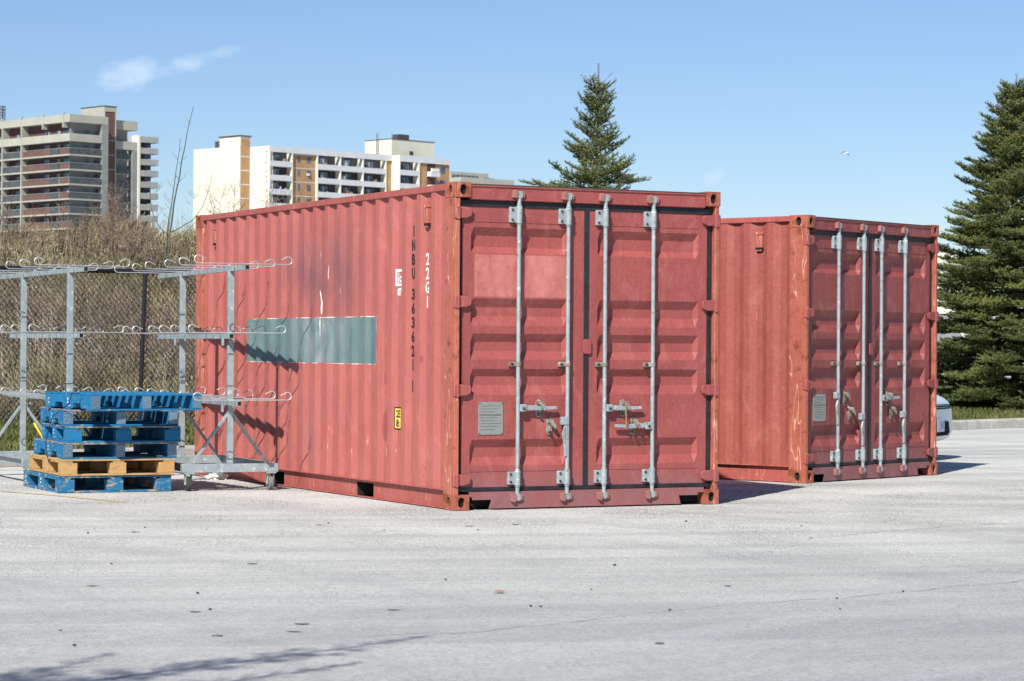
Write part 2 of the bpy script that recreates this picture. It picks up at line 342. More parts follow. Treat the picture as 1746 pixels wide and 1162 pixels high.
# ---------------------------------------------------------------- mesh helpers
class MB:
    def __init__(s): s.v = []; s.f = []; s.sm = []
    def add(s, vs, fs, smooth=False, M=None):
        k = len(s.v)
        for p in vs:
            p = Vector(p)
            s.v.append(tuple(M @ p) if M is not None else tuple(p))
        for f in fs: s.f.append(tuple(i+k for i in f)); s.sm.append(smooth)
        return s
    def box(s, x0, x1, y0, y1, z0, z1, M=None):
        vs = [(x0,y0,z0),(x1,y0,z0),(x1,y1,z0),(x0,y1,z0),(x0,y0,z1),(x1,y0,z1),(x1,y1,z1),(x0,y1,z1)]
        return s.add(vs, [(3,2,1,0),(4,5,6,7),(0,1,5,4),(1,2,6,5),(2,3,7,6),(3,0,4,7)], False, M)
    def bar(s, a, b, w, h, upv=(0,0,1)):
        """rectangular bar between two points"""
        a = Vector(a); b = Vector(b); d = (b-a); L = d.length; d.normalize()
        sx = d.cross(Vector(upv))
        if sx.length < 1e-5: sx = d.cross(Vector((1,0,0)))
        sx.normalize(); uz = sx.cross(d)
        M = Matrix((sx, d, uz)).transposed().to_4x4(); M.translation = a
        return s.box(-w/2, w/2, 0, L, -h/2, h/2, M)
    def tube(s, pts, r, n=8, cap=True, closed=False):
        pts = [Vector(p) for p in pts]; k = len(s.v); N = len(pts)
        rr = r if isinstance(r, (list, tuple)) else [r]*N
        prev = None
        for i, p in enumerate(pts):
            if i == 0: d = pts[1]-pts[0]
            elif i == N-1: d = pts[-1]-pts[-2]
            else: d = (pts[i+1]-pts[i]).normalized() + (pts[i]-pts[i-1]).normalized()
            d.normalize()
            if prev is None:
                a = d.cross(Vector((0,0,1)))
                if a.length < 0.05: a = d.cross(Vector((1,0,0)))
            else: a = prev - d*prev.dot(d)
            a.normalize(); prev = a; bb = d.cross(a)
            for j in range(n):
                t = 2*math.pi*j/n
                s.v.append(tuple(p + (a*math.cos(t)+bb*math.sin(t))*rr[i]))
        for i in range(N-1):
            for j in range(n):
                q = (j+1) % n
                s.f.append((k+i*n+j, k+i*n+q, k+(i+1)*n+q, k+(i+1)*n+j)); s.sm.append(n > 4)
        if cap:
            s.f.append(tuple(k+j for j in reversed(range(n)))); s.sm.append(False)
            s.f.append(tuple(k+(N-1)*n+j for j in range(n))); s.sm.append(False)
        return s
    def prism(s, poly, a, b, axis='y', M=None):
        """extrude 2D polygon along an axis"""
        n = len(poly); vs = []
        for t in (a, b):
            for (p, q) in poly:
                vs.append({'y': (p, t, q), 'x': (t, p, q), 'z': (p, q, t)}[axis])
        fs = [tuple(range(n)), tuple(reversed(range(n, 2*n)))] + [(i, (i+1) % n, n+(i+1) % n, n+i) for i in range(n)]
        return s.add(vs, fs, False, M)
    def build(s, name, mat, parent=None, bevel=0.0):
        me = bpy.data.meshes.new(name); me.from_pydata(s.v, [], s.f)
        me.polygons.foreach_set('use_smooth', s.sm)
        bm = bmesh.new(); bm.from_mesh(me); bmesh.ops.recalc_face_normals(bm, faces=bm.faces); bm.to_mesh(me); bm.free()
        if any(s.sm): me.set_sharp_from_angle(angle=R(35))
        me.materials.append(MATS[mat] if isinstance(mat, str) else mat)
        o = bpy.data.objects.new(name, me); COL.objects.link(o)
        if parent is not None: o.parent = parent
        if bevel:
            bv = o.modifiers.new('bevel', 'BEVEL'); bv.width = bevel; bv.segments = 2; bv.limit_method = 'ANGLE'; bv.angle_limit = R(40)
            bv.harden_normals = False
        return o
def raw(name, V, F, mat, parent=None, quads=True):
    """fast mesh from numpy arrays"""
    V = np.asarray(V, dtype=np.float32).reshape(-1, 3); F = np.asarray(F, dtype=np.int32)
    me = bpy.data.meshes.new(name); k = F.shape[1]
    me.vertices.add(len(V)); me.vertices.foreach_set('co', V.ravel())
    me.loops.add(F.size); me.loops.foreach_set('vertex_index', F.ravel())
    me.polygons.add(len(F)); me.polygons.foreach_set('loop_start', np.arange(0, F.size, k, dtype=np.int32))
    me.update(calc_edges=True); me.validate()
    me.materials.append(MATS[mat])
    o = bpy.data.objects.new(name, me); COL.objects.link(o)
    if parent is not None: o.parent = parent
    return o
def tag(o, label=None, cat=None, group=None, kind=None):
    if label: o['label'] = label
    if cat: o['category'] = cat
    if group: o['group'] = group
    if kind: o['kind'] = kind
    return o
def empty(name, loc=(0,0,0), yaw=0.0):
    o = bpy.data.objects.new(name, None); o.empty_display_size = 0.2
    o.location = loc; o.rotation_euler = (0, 0, yaw); COL.objects.link(o); return o
def copy_tree(o, parent=None):
    c = o.copy(); COL.objects.link(c); c.parent = parent
    for ch in o.children: copy_tree(ch, c)
    return c
def text_mesh(txt, size, width=None, font_scale=1.0, spacing=1.0, bold=0.0):
    cu = bpy.data.curves.new('t', 'FONT'); cu.body = txt; cu.size = size; cu.align_x = 'CENTER'; cu.space_character = spacing; cu.resolution_u = 4; cu.offset = bold
    ob = bpy.data.objects.new('t', cu); COL.objects.link(ob)
    dg = bpy.context.evaluated_depsgraph_get(); me = bpy.data.meshes.new_from_object(ob.evaluated_get(dg))
    bpy.data.objects.remove(ob); bpy.data.curves.remove(cu)
    vs = [v.co.copy() for v in me.vertices]; fs = [tuple(p.vertices) for p in me.polygons]; bpy.data.meshes.remove(me)
    if vs:
        xs = [v.x for v in vs]; ys = [v.y for v in vs]; cx = (min(xs)+max(xs))/2; y0 = min(ys); h = max(ys)-y0; wd = max(xs)-min(xs)
        kx = (width/wd) if width and wd > 0 else font_scale
        vs = [Vector(((v.x-cx)*kx, (v.y-y0)*(size/h if h > 0 and size else 1), 0)) for v in vs]
    return vs, fs

# ---------------------------------------------------------------- ground, kerb, lawn, hill
gm = MB(); gm.add([(-3000,-1500,0),(3000,-1500,0),(3000,5000,0),(-3000,5000,0)], [(0,1,2,3)])
tag(gm.build('asphalt_yard', 'asphalt'), kind='structure')
K0 = Vector((-3.7, 28.0, 0)); KD = Vector((0.652, 0.758, 0)).normalized(); KN = Vector((-KD.y, KD.x, 0))
kb = MB()
for i in range(-14, 26):
    a = K0 + KD*(i*3.0+0.004); b_ = K0 + KD*((i+1)*3.0-0.004)
    vs = []
    prof = [(0, 0.0), (0.02, 0.13), (0.045, 0.15), (0.30, 0.152), (0.30, 0.0)]
    for p in (a, b_):
        for q, zz in prof: vs.append(p + KN*q + Vector((0,0,zz)))
    kb.add(vs, [(0,1,2,3,4),(9,8,7,6,5)] + [(j, j+5, (j+1) % 5+5, (j+1) % 5) for j in range(5)])
tag(kb.build('kerb', 'concrete_kerb', bevel=0.006), kind='structure')

F0 = Vector((-6.54, 31.8, 0)); FD = Vector((0.82, 0.574, 0)).normalized(); FN = Vector((-FD.y, FD.x, 0))
def sst(a, b, x):
    t = np.clip((x-a)/(b-a), 0, 1); return t*t*(3-2*t)
def land(x, y):
    dx = x-F0.x; dy = y-F0.y
    t = dx*FD.x + dy*FD.y; q = dx*FN.x + dy*FN.y
    k = (x-K0.x)*KN.x + (y-K0.y)*KN.y
    fall = 1 - sst(7, 19, t)
    h = 3.05*sst(-0.3, 13.5, q)*fall
    h += (0.30*np.sin(x*1.1+1)*np.cos(y*0.7) + 0.10*np.sin(x*2.3+y*1.7) + .14*np.sin(t*0.55+2.2))*sst(1.0, 6, q)*fall
    return 0.15 + 0.08*sst(0, 4, k) + h
xs = np.linspace(0, 1, 141); 
P = []
NX, NY = 150, 90
tt = np.linspace(-40, 75, NX); kk = np.concatenate([np.linspace(0.29, 30, 70), np.linspace(32, 130, 20)])
V = []
for k in kk:
    for t in tt:
        px_ = K0.x + KD.x*t + KN.x*k; py_ = K0.y + KD.y*t + KN.y*k
        V.append((px_, py_, float(land(px_, py_))))
F = [(j*NX+i, j*NX+i+1, (j+1)*NX+i+1, (j+1)*NX+i) for j in range(len(kk)-1) for i in range(NX-1)]
mt, n, b = nodes('bank_ground'); g = NT(n)
o = g.new('ShaderNodeNewGeometry').outputs['Position']; x, y, z = g.xyz(o)
green = g.mix(g.ramp(g.noise(o, 6, 5), .35, .65), (0.07, 0.085, 0.022), (0.13, 0.13, 0.05))
brown = g.mix(g.ramp(g.noise(o, 2.5, 6, .65), .35, .65), (0.028, 0.024, 0.015), (0.13, 0.098, 0.058))
g.link(g.mix(g.ramp(z, 0.3, 0.6), green, brown), b.inputs['Base Color']); b.inputs['Roughness'].default_value = 0.95
tag(raw('hillside', V, F, 'bank_ground'), kind='structure')

rng = np.random.default_rng(11)
def blades(x, y, z, h, wd, lean, rng):
    """thin bent blades, five verts each as two quads"""
    n = len(x); a = rng.uniform(0, 2*np.pi, n); dx = np.cos(a); dy = np.sin(a)
    la = rng.uniform(0, 2*np.pi, n); lm = lean*h*rng.uniform(0.2, 1, n); lx = np.cos(la)*lm; ly = np.sin(la)*lm
    w2 = wd/2
    V = np.empty((n, 6, 3), dtype=np.float32)
    V[:,0] = np.stack([x-dx*w2, y-dy*w2, z], 1); V[:,1] = np.stack([x+dx*w2, y+dy*w2, z], 1)
    V[:,2] = np.stack([x+lx*.4-dx*w2*.8, y+ly*.4-dy*w2*.8, z+h*.6], 1); V[:,3] = np.stack([x+lx*.4+dx*w2*.8, y+ly*.4+dy*w2*.8, z+h*.6], 1)
    zz = h*np.sqrt(np.maximum(0.1, 1-(lm/np.maximum(h,1e-3))**2*.6))
    V[:,4] = np.stack([x+lx-dx*w2*.25, y+ly-dy*w2*.25, z+zz], 1); V[:,5] = np.stack([x+lx+dx*w2*.25, y+ly+dy*w2*.25, z+zz], 1)
    k = np.arange(n)*6
    F = np.concatenate([np.stack([k,k+1,k+3,k+2],1), np.stack([k+2,k+3,k+5,k+4],1)])
    return V.reshape(-1,3), F
def scatter_field(n, tlo, thi, qlo, qhi):
    t = rng.uniform(tlo, thi, n); q = rng.uniform(qlo, qhi, n)
    return F0.x+FD.x*t+FN.x*q, F0.y+FD.y*t+FN.y*q
def noise2(x, y, s, seed):
    return (np.sin(x*s+seed)*np.cos(y*s*1.3+seed*2.1) + np.sin((x+y)*s*0.7+seed*3.3) + np.sin((x*1.7-y)*s*.45+seed))/3
# hillside dry grass
x, y = scatter_field(150000, -5, 14, 0.1, 14.5)
cl_ = noise2(x, y, 1.6, 2.0); cl_ = cl_+.45*noise2(x, y, 5.1, 7.0); keep = rng.uniform(-1.0, 1, len(x)) < cl_*1.5+0.20
x, y, cl_ = x[keep], y[keep], cl_[keep]
h = rng.uniform(0.10, 0.36, len(x))*(1+1.1*np.clip(cl_, -0.5, 1)); wd = rng.uniform(0.007, 0.015, len(x))
V, F = blades(x, y, land(x, y)-0.02, h, wd, 1.1, rng)
tag(raw('dry_grass', V, F, 'dry_grass'), 'tangled dry brown grass covering the bank behind the fence', 'dry grass', kind='stuff')
x, y = scatter_field(90000, -5, 14, 0.1, 14.5)
cl_ = noise2(x, y, 1.1, 5.0); keep = rng.uniform(-1.0, 1.2, len(x)) < cl_*1.6-0.25
x, y = x[keep], y[keep]
V, F = blades(x, y, land(x, y)-0.02, rng.uniform(0.06, 0.22, len(x)), rng.uniform(0.012, 0.028, len(x)), 1.0, rng)
tag(raw('green_weeds', V, F, 'hill_weeds'), 'patches of dull green weeds between the dry grass on the bank', 'weeds', kind='stuff')
# fallen leaves lying on the bank
n_ = 60000
x, y = scatter_field(n_, -5, 14, 0.2, 14)
z = land(x, y)+rng.uniform(0, 0.22, n_); c = np.stack([x,y,z],1); s_ = rng.uniform(0.010, 0.032, n_)
a1 = rng.normal(size=(n_,3)); a1 /= np.linalg.norm(a1,axis=1,keepdims=True); a2 = np.cross(a1, rng.normal(size=(n_,3))); a2 /= np.linalg.norm(a2,axis=1,keepdims=True)
V = np.stack([c-a1*s_[:,None]*1.4, c+a2*s_[:,None]*.6, c+a1*s_[:,None]*1.4, c-a2*s_[:,None]*.6],1).reshape(-1,3)
tag(raw('leaf_litter', V, np.arange(n_*4).reshape(-1,4), 'dead_leaves'), 'brown and pale dead leaves littering the bank', 'leaf litter', kind='stuff')
# lawn between kerb and fence / trees
n_ = 240000
t = rng.uniform(-7, 34, n_); k = 0.32+rng.uniform(0, 1, n_)*10.0
x = K0.x+KD.x*t+KN.x*k; y = K0.y+KD.y*t+KN.y*k
q = (x-F0.x)*FN.x+(y-F0.y)*FN.y; vis = ((q < 0.6) | (t > 14)) & (np.abs(x) < 0.24*y+3.5)
x, y = x[vis], y[vis]
V, F = blades(x, y, land(x, y)-0.005, rng.uniform(0.03, 0.11, len(x)), rng.uniform(0.010, 0.022, len(x)), 0.9, rng)
tag(raw('lawn_grass', V, F, 'grass_green'), 'short green lawn grass between the kerb and the trees', 'grass', kind='stuff')

# painted yellow line and cracks
def strip(name, pts, wd, z, mat, jit=0.0):
    s = MB(); vs = []
    P2 = [Vector((p[0], p[1], 0)) for p in pts]
    pp = []
    for i in range(len(P2)-1):
        L = (P2[i+1]-P2[i]).length; k = max(1, int(L/0.12))
        for j in range(k): pp.append(P2[i].lerp(P2[i+1], j/k))
    pp.append(P2[-1])
    rr = random.Random(len(pp))
    if jit:
        off = 0
        for i in range(1, len(pp)-1):
            off = off*0.85 + rr.uniform(-jit, jit); pp[i] = pp[i] + Vector((0, off, 0))
    for i, p in enumerate(pp):
        d = (pp[min(i+1, len(pp)-1)]-pp[max(i-1, 0)]).normalized(); nn = Vector((-d.y, d.x, 0)); ww = wd*(rr.uniform(0.3, 1.1) if jit else rr.uniform(0.85, 1.05))
        vs += [p+nn*ww/2+Vector((0,0,z)), p-nn*ww/2+Vector((0,0,z))]
    s.add(vs, [(2*i, 2*i+1, 2*i+3, 2*i+2) for i in range(len(pp)-1)])
    return tag(s.build(name, mat), kind='structure')
strip('yellow_painted_line', [(-6.5, 23.2), (-4.48, 21.84), (-3.85, 21.2), (-3.18, 20.4)], 0.07, 0.004, 'yellow_line')
strip('yellow_painted_line', [(-7.5, 27.4), (-5.42, 26.41), (-4.6, 25.9)], 0.07, 0.004, 'yellow_line')
strip('pavement_crack', [(-0.75, 11.0), (-0.13, 11.19), (0.77, 12.12), (1.72, 12.84), (2.88, 13.97), (5, 15.5)], 0.009, 0.004, 'crack_dark', 0.05)
strip('pavement_crack', [(2.02, 17.0), (2.5, 17.5), (3.88, 18.81), (6, 20)], 0.010, 0.004, 'crack_dark', 0.035)

# ---------------------------------------------------------------- container
W_, L_, H_ = 2.438, 6.058, 2.591
PER, S0 = 0.278, 0.402          # side corrugation period and phase
CB = [(0.0, 0.0), (0.072, 0.0), (0.140, 0.028), (0.208, 0.028), (0.278, 0.0)]   # outer flat, slope in, inner flat, slope out
def side_depth(s):
    f = (s-S0) % PER
    for (a, da), (b, db) in zip(CB, CB[1:]):
        if f <= b: return da+(db-da)*(f-a)/(b-a)
    return 0.0
def side_breaks(lo, hi):
    r = [lo]; k = math.floor((lo-S0)/PER)-1
    while True:
        for a, _ in CB[:-1]:
            v = S0+k*PER+a
            if lo+1e-4 < v < hi-1e-4: r.append(v)
        k += 1
        if S0+k*PER > hi: break
    r.append(hi); return sorted(r)
XO = 0.008      # outer flats sit this far in from the container's side plane
def stencil(txt_vs, fs, s_c, z0, lift=0.002, flip=True):
    """lay flat lettering (x right as seen from outside, y up) on the corrugated left side"""
    bm = bmesh.new(); vv = [bm.verts.new((s_c - v.x, v.y+z0, 0)) for v in txt_vs]
    for f in fs:
        try: bm.faces.new([vv[i] for i in f])
        except ValueError: pass
    xs_ = [v.co.x for v in bm.verts]
    for br in side_breaks(min(xs_), max(xs_))[1:-1]:
        bmesh.ops.bisect_plane(bm, geom=bm.verts[:]+bm.edges[:]+bm.faces[:], plane_co=(br,0,0), plane_no=(1,0,0))
    mb = MB(); bm.verts.index_update()
    vs = [(XO+side_depth(v.co.x)-lift, v.co.x, v.co.y) for v in bm.verts]
    mb.add(vs, [tuple(v.index for v in f.verts) for f in bm.faces]); bm.free()
    return mb
def holed_face(mb, o, ux, uy, w, h, rx, ry, depth, nrm, n=20):
    """rectangle w*h centred at o with an oval hole and a short sleeve going in"""
    o = Vector(o); ux = Vector(ux); uy = Vector(uy); nrm = Vector(nrm)
    outer, inner, deep = [], [], []
    for i in range(n):
        t = 2*math.pi*i/n; c, s = math.cos(t), math.sin(t)
        k = min(w/2/max(abs(c), 1e-6), h/2/max(abs(s), 1e-6)); outer.append(o+ux*c*k+uy*s*k)
        p = ux*(abs(c)**0.8*math.copysign(1, c))*rx + uy*(abs(s)**0.8*math.copysign(1, s))*ry
        inner.append(o+p); deep.append(o+p-nrm*depth)
    # snap four of the outer points to the corners
    for cx, cy in ((1,1),(-1,1),(-1,-1),(1,-1)):
        t = math.atan2(cy*h, cx*w) % (2*math.pi); i = round(t/(2*math.pi)*n) % n
        outer[i] = o+ux*cx*w/2+uy*cy*h/2
    vs = outer+inner+deep
    fs = [(i, (i+1) % n, n+(i+1) % n, n+i) for i in range(n)] + [(n+i, n+(i+1) % n, 2*n+(i+1) % n, 2*n+i) for i in range(n)]
    mb.add(vs, fs)
def casting(par, x0, z0, front=True, name='corner_casting', y0=0.0, sx=1):
    cw, cl, chh = 0.135, 0.205, 0.120
    t = 0.024
    b1 = MB()
    xa, xb = (x0, x0+cw)
    # six faces: front, outer side and top carry holes
    yc = y0+cl/2 if front else y0-cl/2; yf = y0; nf = -1 if front else 1
    holed_face(b1, ((xa+xb)/2, yf, z0+chh/2), (1,0,0), (0,0,1), cw, chh, 0.030, 0.040, t, (0, nf, 0))
    xo = xa if sx > 0 else xb; xi = xb if sx > 0 else xa
    holed_face(b1, (xo, yc, z0+chh/2), (0,1,0), (0,0,1), cl, chh, 0.030, 0.042, t, (-sx, 0, 0))
    ya, yb = sorted((y0, y0+cl*(1 if front else -1)))
    b1.add([(xi,ya,z0),(xi,yb,z0),(xi,yb,z0+chh),(xi,ya,z0+chh)], [(0,1,2,3)])
    yi = y0+cl*(1 if front else -1)
    b1.add([(xa,yi,z0),(xb,yi,z0),(xb,yi,z0+chh),(xa,yi,z0+chh)], [(0,1,2,3)])
    b1.add([(xa,ya,z0),(xb,ya,z0),(xb,yb,z0),(xa,yb,z0)], [(0,1,2,3)])
    b1.add([(xa,ya,z0+chh),(xb,ya,z0+chh),(xb,yb,z0+chh),(xa,yb,z0+chh)], [(0,1,2,3)])
    o = b1.build(name, 'rusty_casting', par)
    d = MB(); e = t+0.004; d.box(xa+e, xb-e, ya+e, yb-e, z0+e, z0+chh-e)
    d.build('casting_cavity', 'dark_inside', o)
    return o

def lockrod(par, xb, hz, hdir, state, yb=0.006, yl=0.050):
    xb -= 0.011
    """one lock rod with brackets, cams; handle 'shut' points along hdir, 'hang' drops beside the rod"""
    n = 12
    rod = MB(); rod.tube([(xb, yb, 0.10), (xb, yb, 2.50)], 0.0165, n); ro = rod.build('lock_rod', 'rod_steel', par)
    for z0, z1 in ((0.185, 0.305), (2.275, 2.415)):
        br = MB(); br.tube([(xb, yb, z0), (xb, yb, z1)], 0.0255, n); br.tube([(xb, yb, z0-0.012), (xb, yb, z0)], 0.021, n); br.tube([(xb, yb, z1), (xb, yb, z1+0.012)], 0.021, n)
        br.box(xb-0.075, xb, yb+0.012, yl-0.001, z0+0.008, z1-0.008); br.box(xb, xb+0.03, yb+0.015, yl-0.001, z0+0.008, z1-0.008)
        bo = br.build('rod_bracket', 'rod_steel', par, bevel=0.004)
        q = MB()
        for zz in (z0+0.03, z1-0.03):
            q.tube([(xb-0.054, yb+0.004, zz), (xb-0.054, yb+0.02, zz)], 0.010, 8); q.tube([(xb+0.014, yb-0.028, zz), (xb+0.014, yb-0.01, zz)], 0.005, 6)
        q.build('bolts', 'bolt_dark', ro)
    br = MB(); br.tube([(xb, yb, 1.137), (xb, yb, 1.170)], 0.022, n); br.box(xb-0.072, xb+0.012, yb+0.012, yl-0.001, 1.135, 1.172); br.build('rod_clamp', 'catch_steel', par, bevel=0.003)
    q = MB(); q.tube([(xb-0.05, yb-0.002, 1.154), (xb-0.05, yb+0.02, 1.154)], 0.011, 8); q.build('bolts', 'bolt_dark', ro)
    # cams and keepers top and bottom
    for zc, s in ((2.505, 1), (0.093, -1)):
        c_ = MB(); c_.prism([(xb-0.018, zc-0.03*s), (xb+0.018, zc-0.03*s), (xb+0.030, zc+0.012*s), (xb+0.008, zc+0.030*s), (xb-0.022, zc+0.022*s)], yb-0.018, yb+0.012)
        c_.build('rod_cam', 'rod_steel', par, bevel=0.004)
        kp = MB(); kp.prism([(xb-0.066, zc-0.026*s), (xb-0.022, zc-0.032*s), (xb-0.012, zc+0.016*s), (xb-0.028, zc+0.042*s), (xb-0.060, zc+0.034*s)], yb-0.024, yl-0.002)
        kp.prism([(xb+0.018, zc-0.018*s), (xb+0.046, zc-0.022*s), (xb+0.050, zc+0.020*s), (xb+0.030, zc+0.032*s), (xb+0.020, zc+0.022*s)], yb-0.012, yl-0.002)
        kp.build('keeper', 'pink_keeper', par, bevel=0.005)
    # handle
    hub = MB()
    if state == 'shut':
        hub.box(xb+hdir*0.012 if hdir > 0 else xb-0.068, xb+0.068 if hdir > 0 else xb-0.012, yb-0.022, yb+0.018, hz-0.03, hz+0.03)
        hb = hub.build('handle_hub', 'rod_steel', par, bevel=0.006)
        p = [(xb+hdir*0.06, 0.018), (xb+hdir*0.16, 0.022), (xb+hdir*0.20, 0.012), (xb+hdir*0.35, 0.012), (xb+hdir*0.352, -0.012), (xb+hdir*0.20, -0.022), (xb+hdir*0.06, -0.016)]
        hm = MB(); hm.prism([(a, hz+q_) for a, q_ in p], yb-0.010, yb+0.012); hm.build('handle', 'rod_steel', par, bevel=0.005)
        b_ = MB(); b_.tube([(xb+hdir*0.042, yb-0.03, hz-0.004), (xb+hdir*0.042, yb-0.018, hz-0.004)], 0.011, 8); b_.build('handle_bolt', 'bolt_dark', hb)
    elif state == 'hang':
        hub.box(xb-0.062, xb+0.005, yb-0.024, yb+0.018, hz-0.045, hz+0.02)
        hub.build('handle_hub', 'rod_steel', par, bevel=0.006)
        hm = MB(); hm.prism([(xb-0.030, hz-0.035), (xb-0.010, hz-0.035), (xb-0.008, hz-0.30), (xb-0.034, hz-0.30), (xb-0.038, hz-0.20), (xb-0.054, hz-0.12)], yb-0.020, yb-0.002)
        hm.build('handle', 'rod_steel', par, bevel=0.004)
        b_ = MB(); b_.prism([(xb-0.050, hz-0.10), (xb-0.036, hz-0.06), (xb-0.028, hz-0.14), (xb-0.034, hz-0.20), (xb-0.050, hz-0.17)], yb-0.026, yb-0.020); b_.build('handle_grip', 'catch_steel', par, bevel=0.002)
def catch(par, xc, zc, yb=0.006, yl=0.050, open_=False):
    xc -= 0.011
    m_ = MB(); n = 14
    pts = [(xc+0.026*math.cos(t), zc+0.045+0.026*math.sin(t)) for t in np.linspace(0, math.pi, 7)] + [(xc+0.026*math.cos(t), zc-0.045+0.026*math.sin(t)) for t in np.linspace(math.pi, 2*math.pi, 7)]
    m_.prism(pts, yl-0.014, yl-0.001)
    o = m_.build('handle_catch', 'catch_steel', par, bevel=0.003)
    a = MB(); a.tube([(xc+0.002, yl-0.05, zc+0.047), (xc+0.002, yl-0.012, zc+0.047)], 0.013, 10); a.build('rivet', 'bolt_dark', o)
    a = MB(); a.tube([(xc, yl-0.045, zc-0.047), (xc, yl-0.012, zc-0.047)], 0.012, 10); a.build('rivet', 'bolt_dark', o)
    h = MB()
    if open_: h.prism([(xc-0.012, zc+0.05), (xc+0.012, zc+0.05), (xc+0.045, zc+0.0), (xc+0.035, zc-0.022), (xc-0.002, zc+0.008)], yb-0.015, yb+0.004)
    else: h.prism([(xc-0.016, zc+0.055), (xc+0.018, zc+0.055), (xc+0.045, zc+0.0), (xc+0.030, zc-0.022), (xc-0.002, zc+0.010)], yb-0.028, yb-0.012)
    h.build('catch_flap', 'catch_steel', o, bevel=0.003)
    s = MB(); s.box(xc-0.012, xc+0.014, yb-0.01, yl-0.014, zc+0.03, zc+0.058); s.build('catch_stem', 'catch_steel', o)
    return o
ZP = [(0.345,0),(0.415,1),(0.490,1),(0.555,0),(0.910,0),(0.985,1),(1.055,1),(1.115,0),(1.190,0),(1.257,1),(1.330,1),(1.396,0),(1.460,0),(1.535,1),(1.606,1),(1.676,0),(2.035,0),(2.085,1),(2.174,1),(2.240,0)]
def door(par, x0, x1, px0, px1, mat, yl=0.050, dep=0.040):
    d = MB()
    zs = [(0.165,0)] + ZP + [(2.425,0)]
    cols = [(px0, 0), (px0+0.022, 1), (px1-0.030, 1), (px1, 0)]
    vs = [(cx, yl+dep*k*kk_, zz) for zz, k in zs for cx, kk_ in cols]; m_ = 4
    fs = [(j*m_+i, j*m_+i+1, (j+1)*m_+i+1, (j+1)*m_+i) for j in range(len(zs)-1) for i in range(m_-1)]
    d.add(vs, fs)
    d.add([(x0,yl,.165),(px0,yl,.165),(px0,yl,2.425),(x0,yl,2.425)], [(0,1,2,3)]); d.add([(px1,yl,.165),(x1,yl,.165),(x1,yl,2.425),(px1,yl,2.425)], [(0,1,2,3)])
    # leaf edges and back skin give it thickness
    for xa in (x0, x1): d.add([(xa,yl,.165),(xa,yl+.06,.165),(xa,yl+.06,2.425),(xa,yl,2.425)], [(0,1,2,3)])
    for zz in (.165, 2.425): d.add([(x0,yl,zz),(x1,yl,zz),(x1,yl+.06,zz),(x0,yl+.06,zz)], [(0,1,2,3)])
    d.add([(x0,yl+.06,.165),(x1,yl+.06,.165),(x1,yl+.06,2.425),(x0,yl+.06,2.425)], [(0,1,2,3)])
    o = d.build('door', mat, par)
    for a_, b_ in ((2.282, 2.292), (.300, .308)):
        f = MB(); f.box(px0-0.004, px1+0.004, yl-0.004, yl+0.002, a_, b_); f.build('panel_seam', mat, o)
    return o
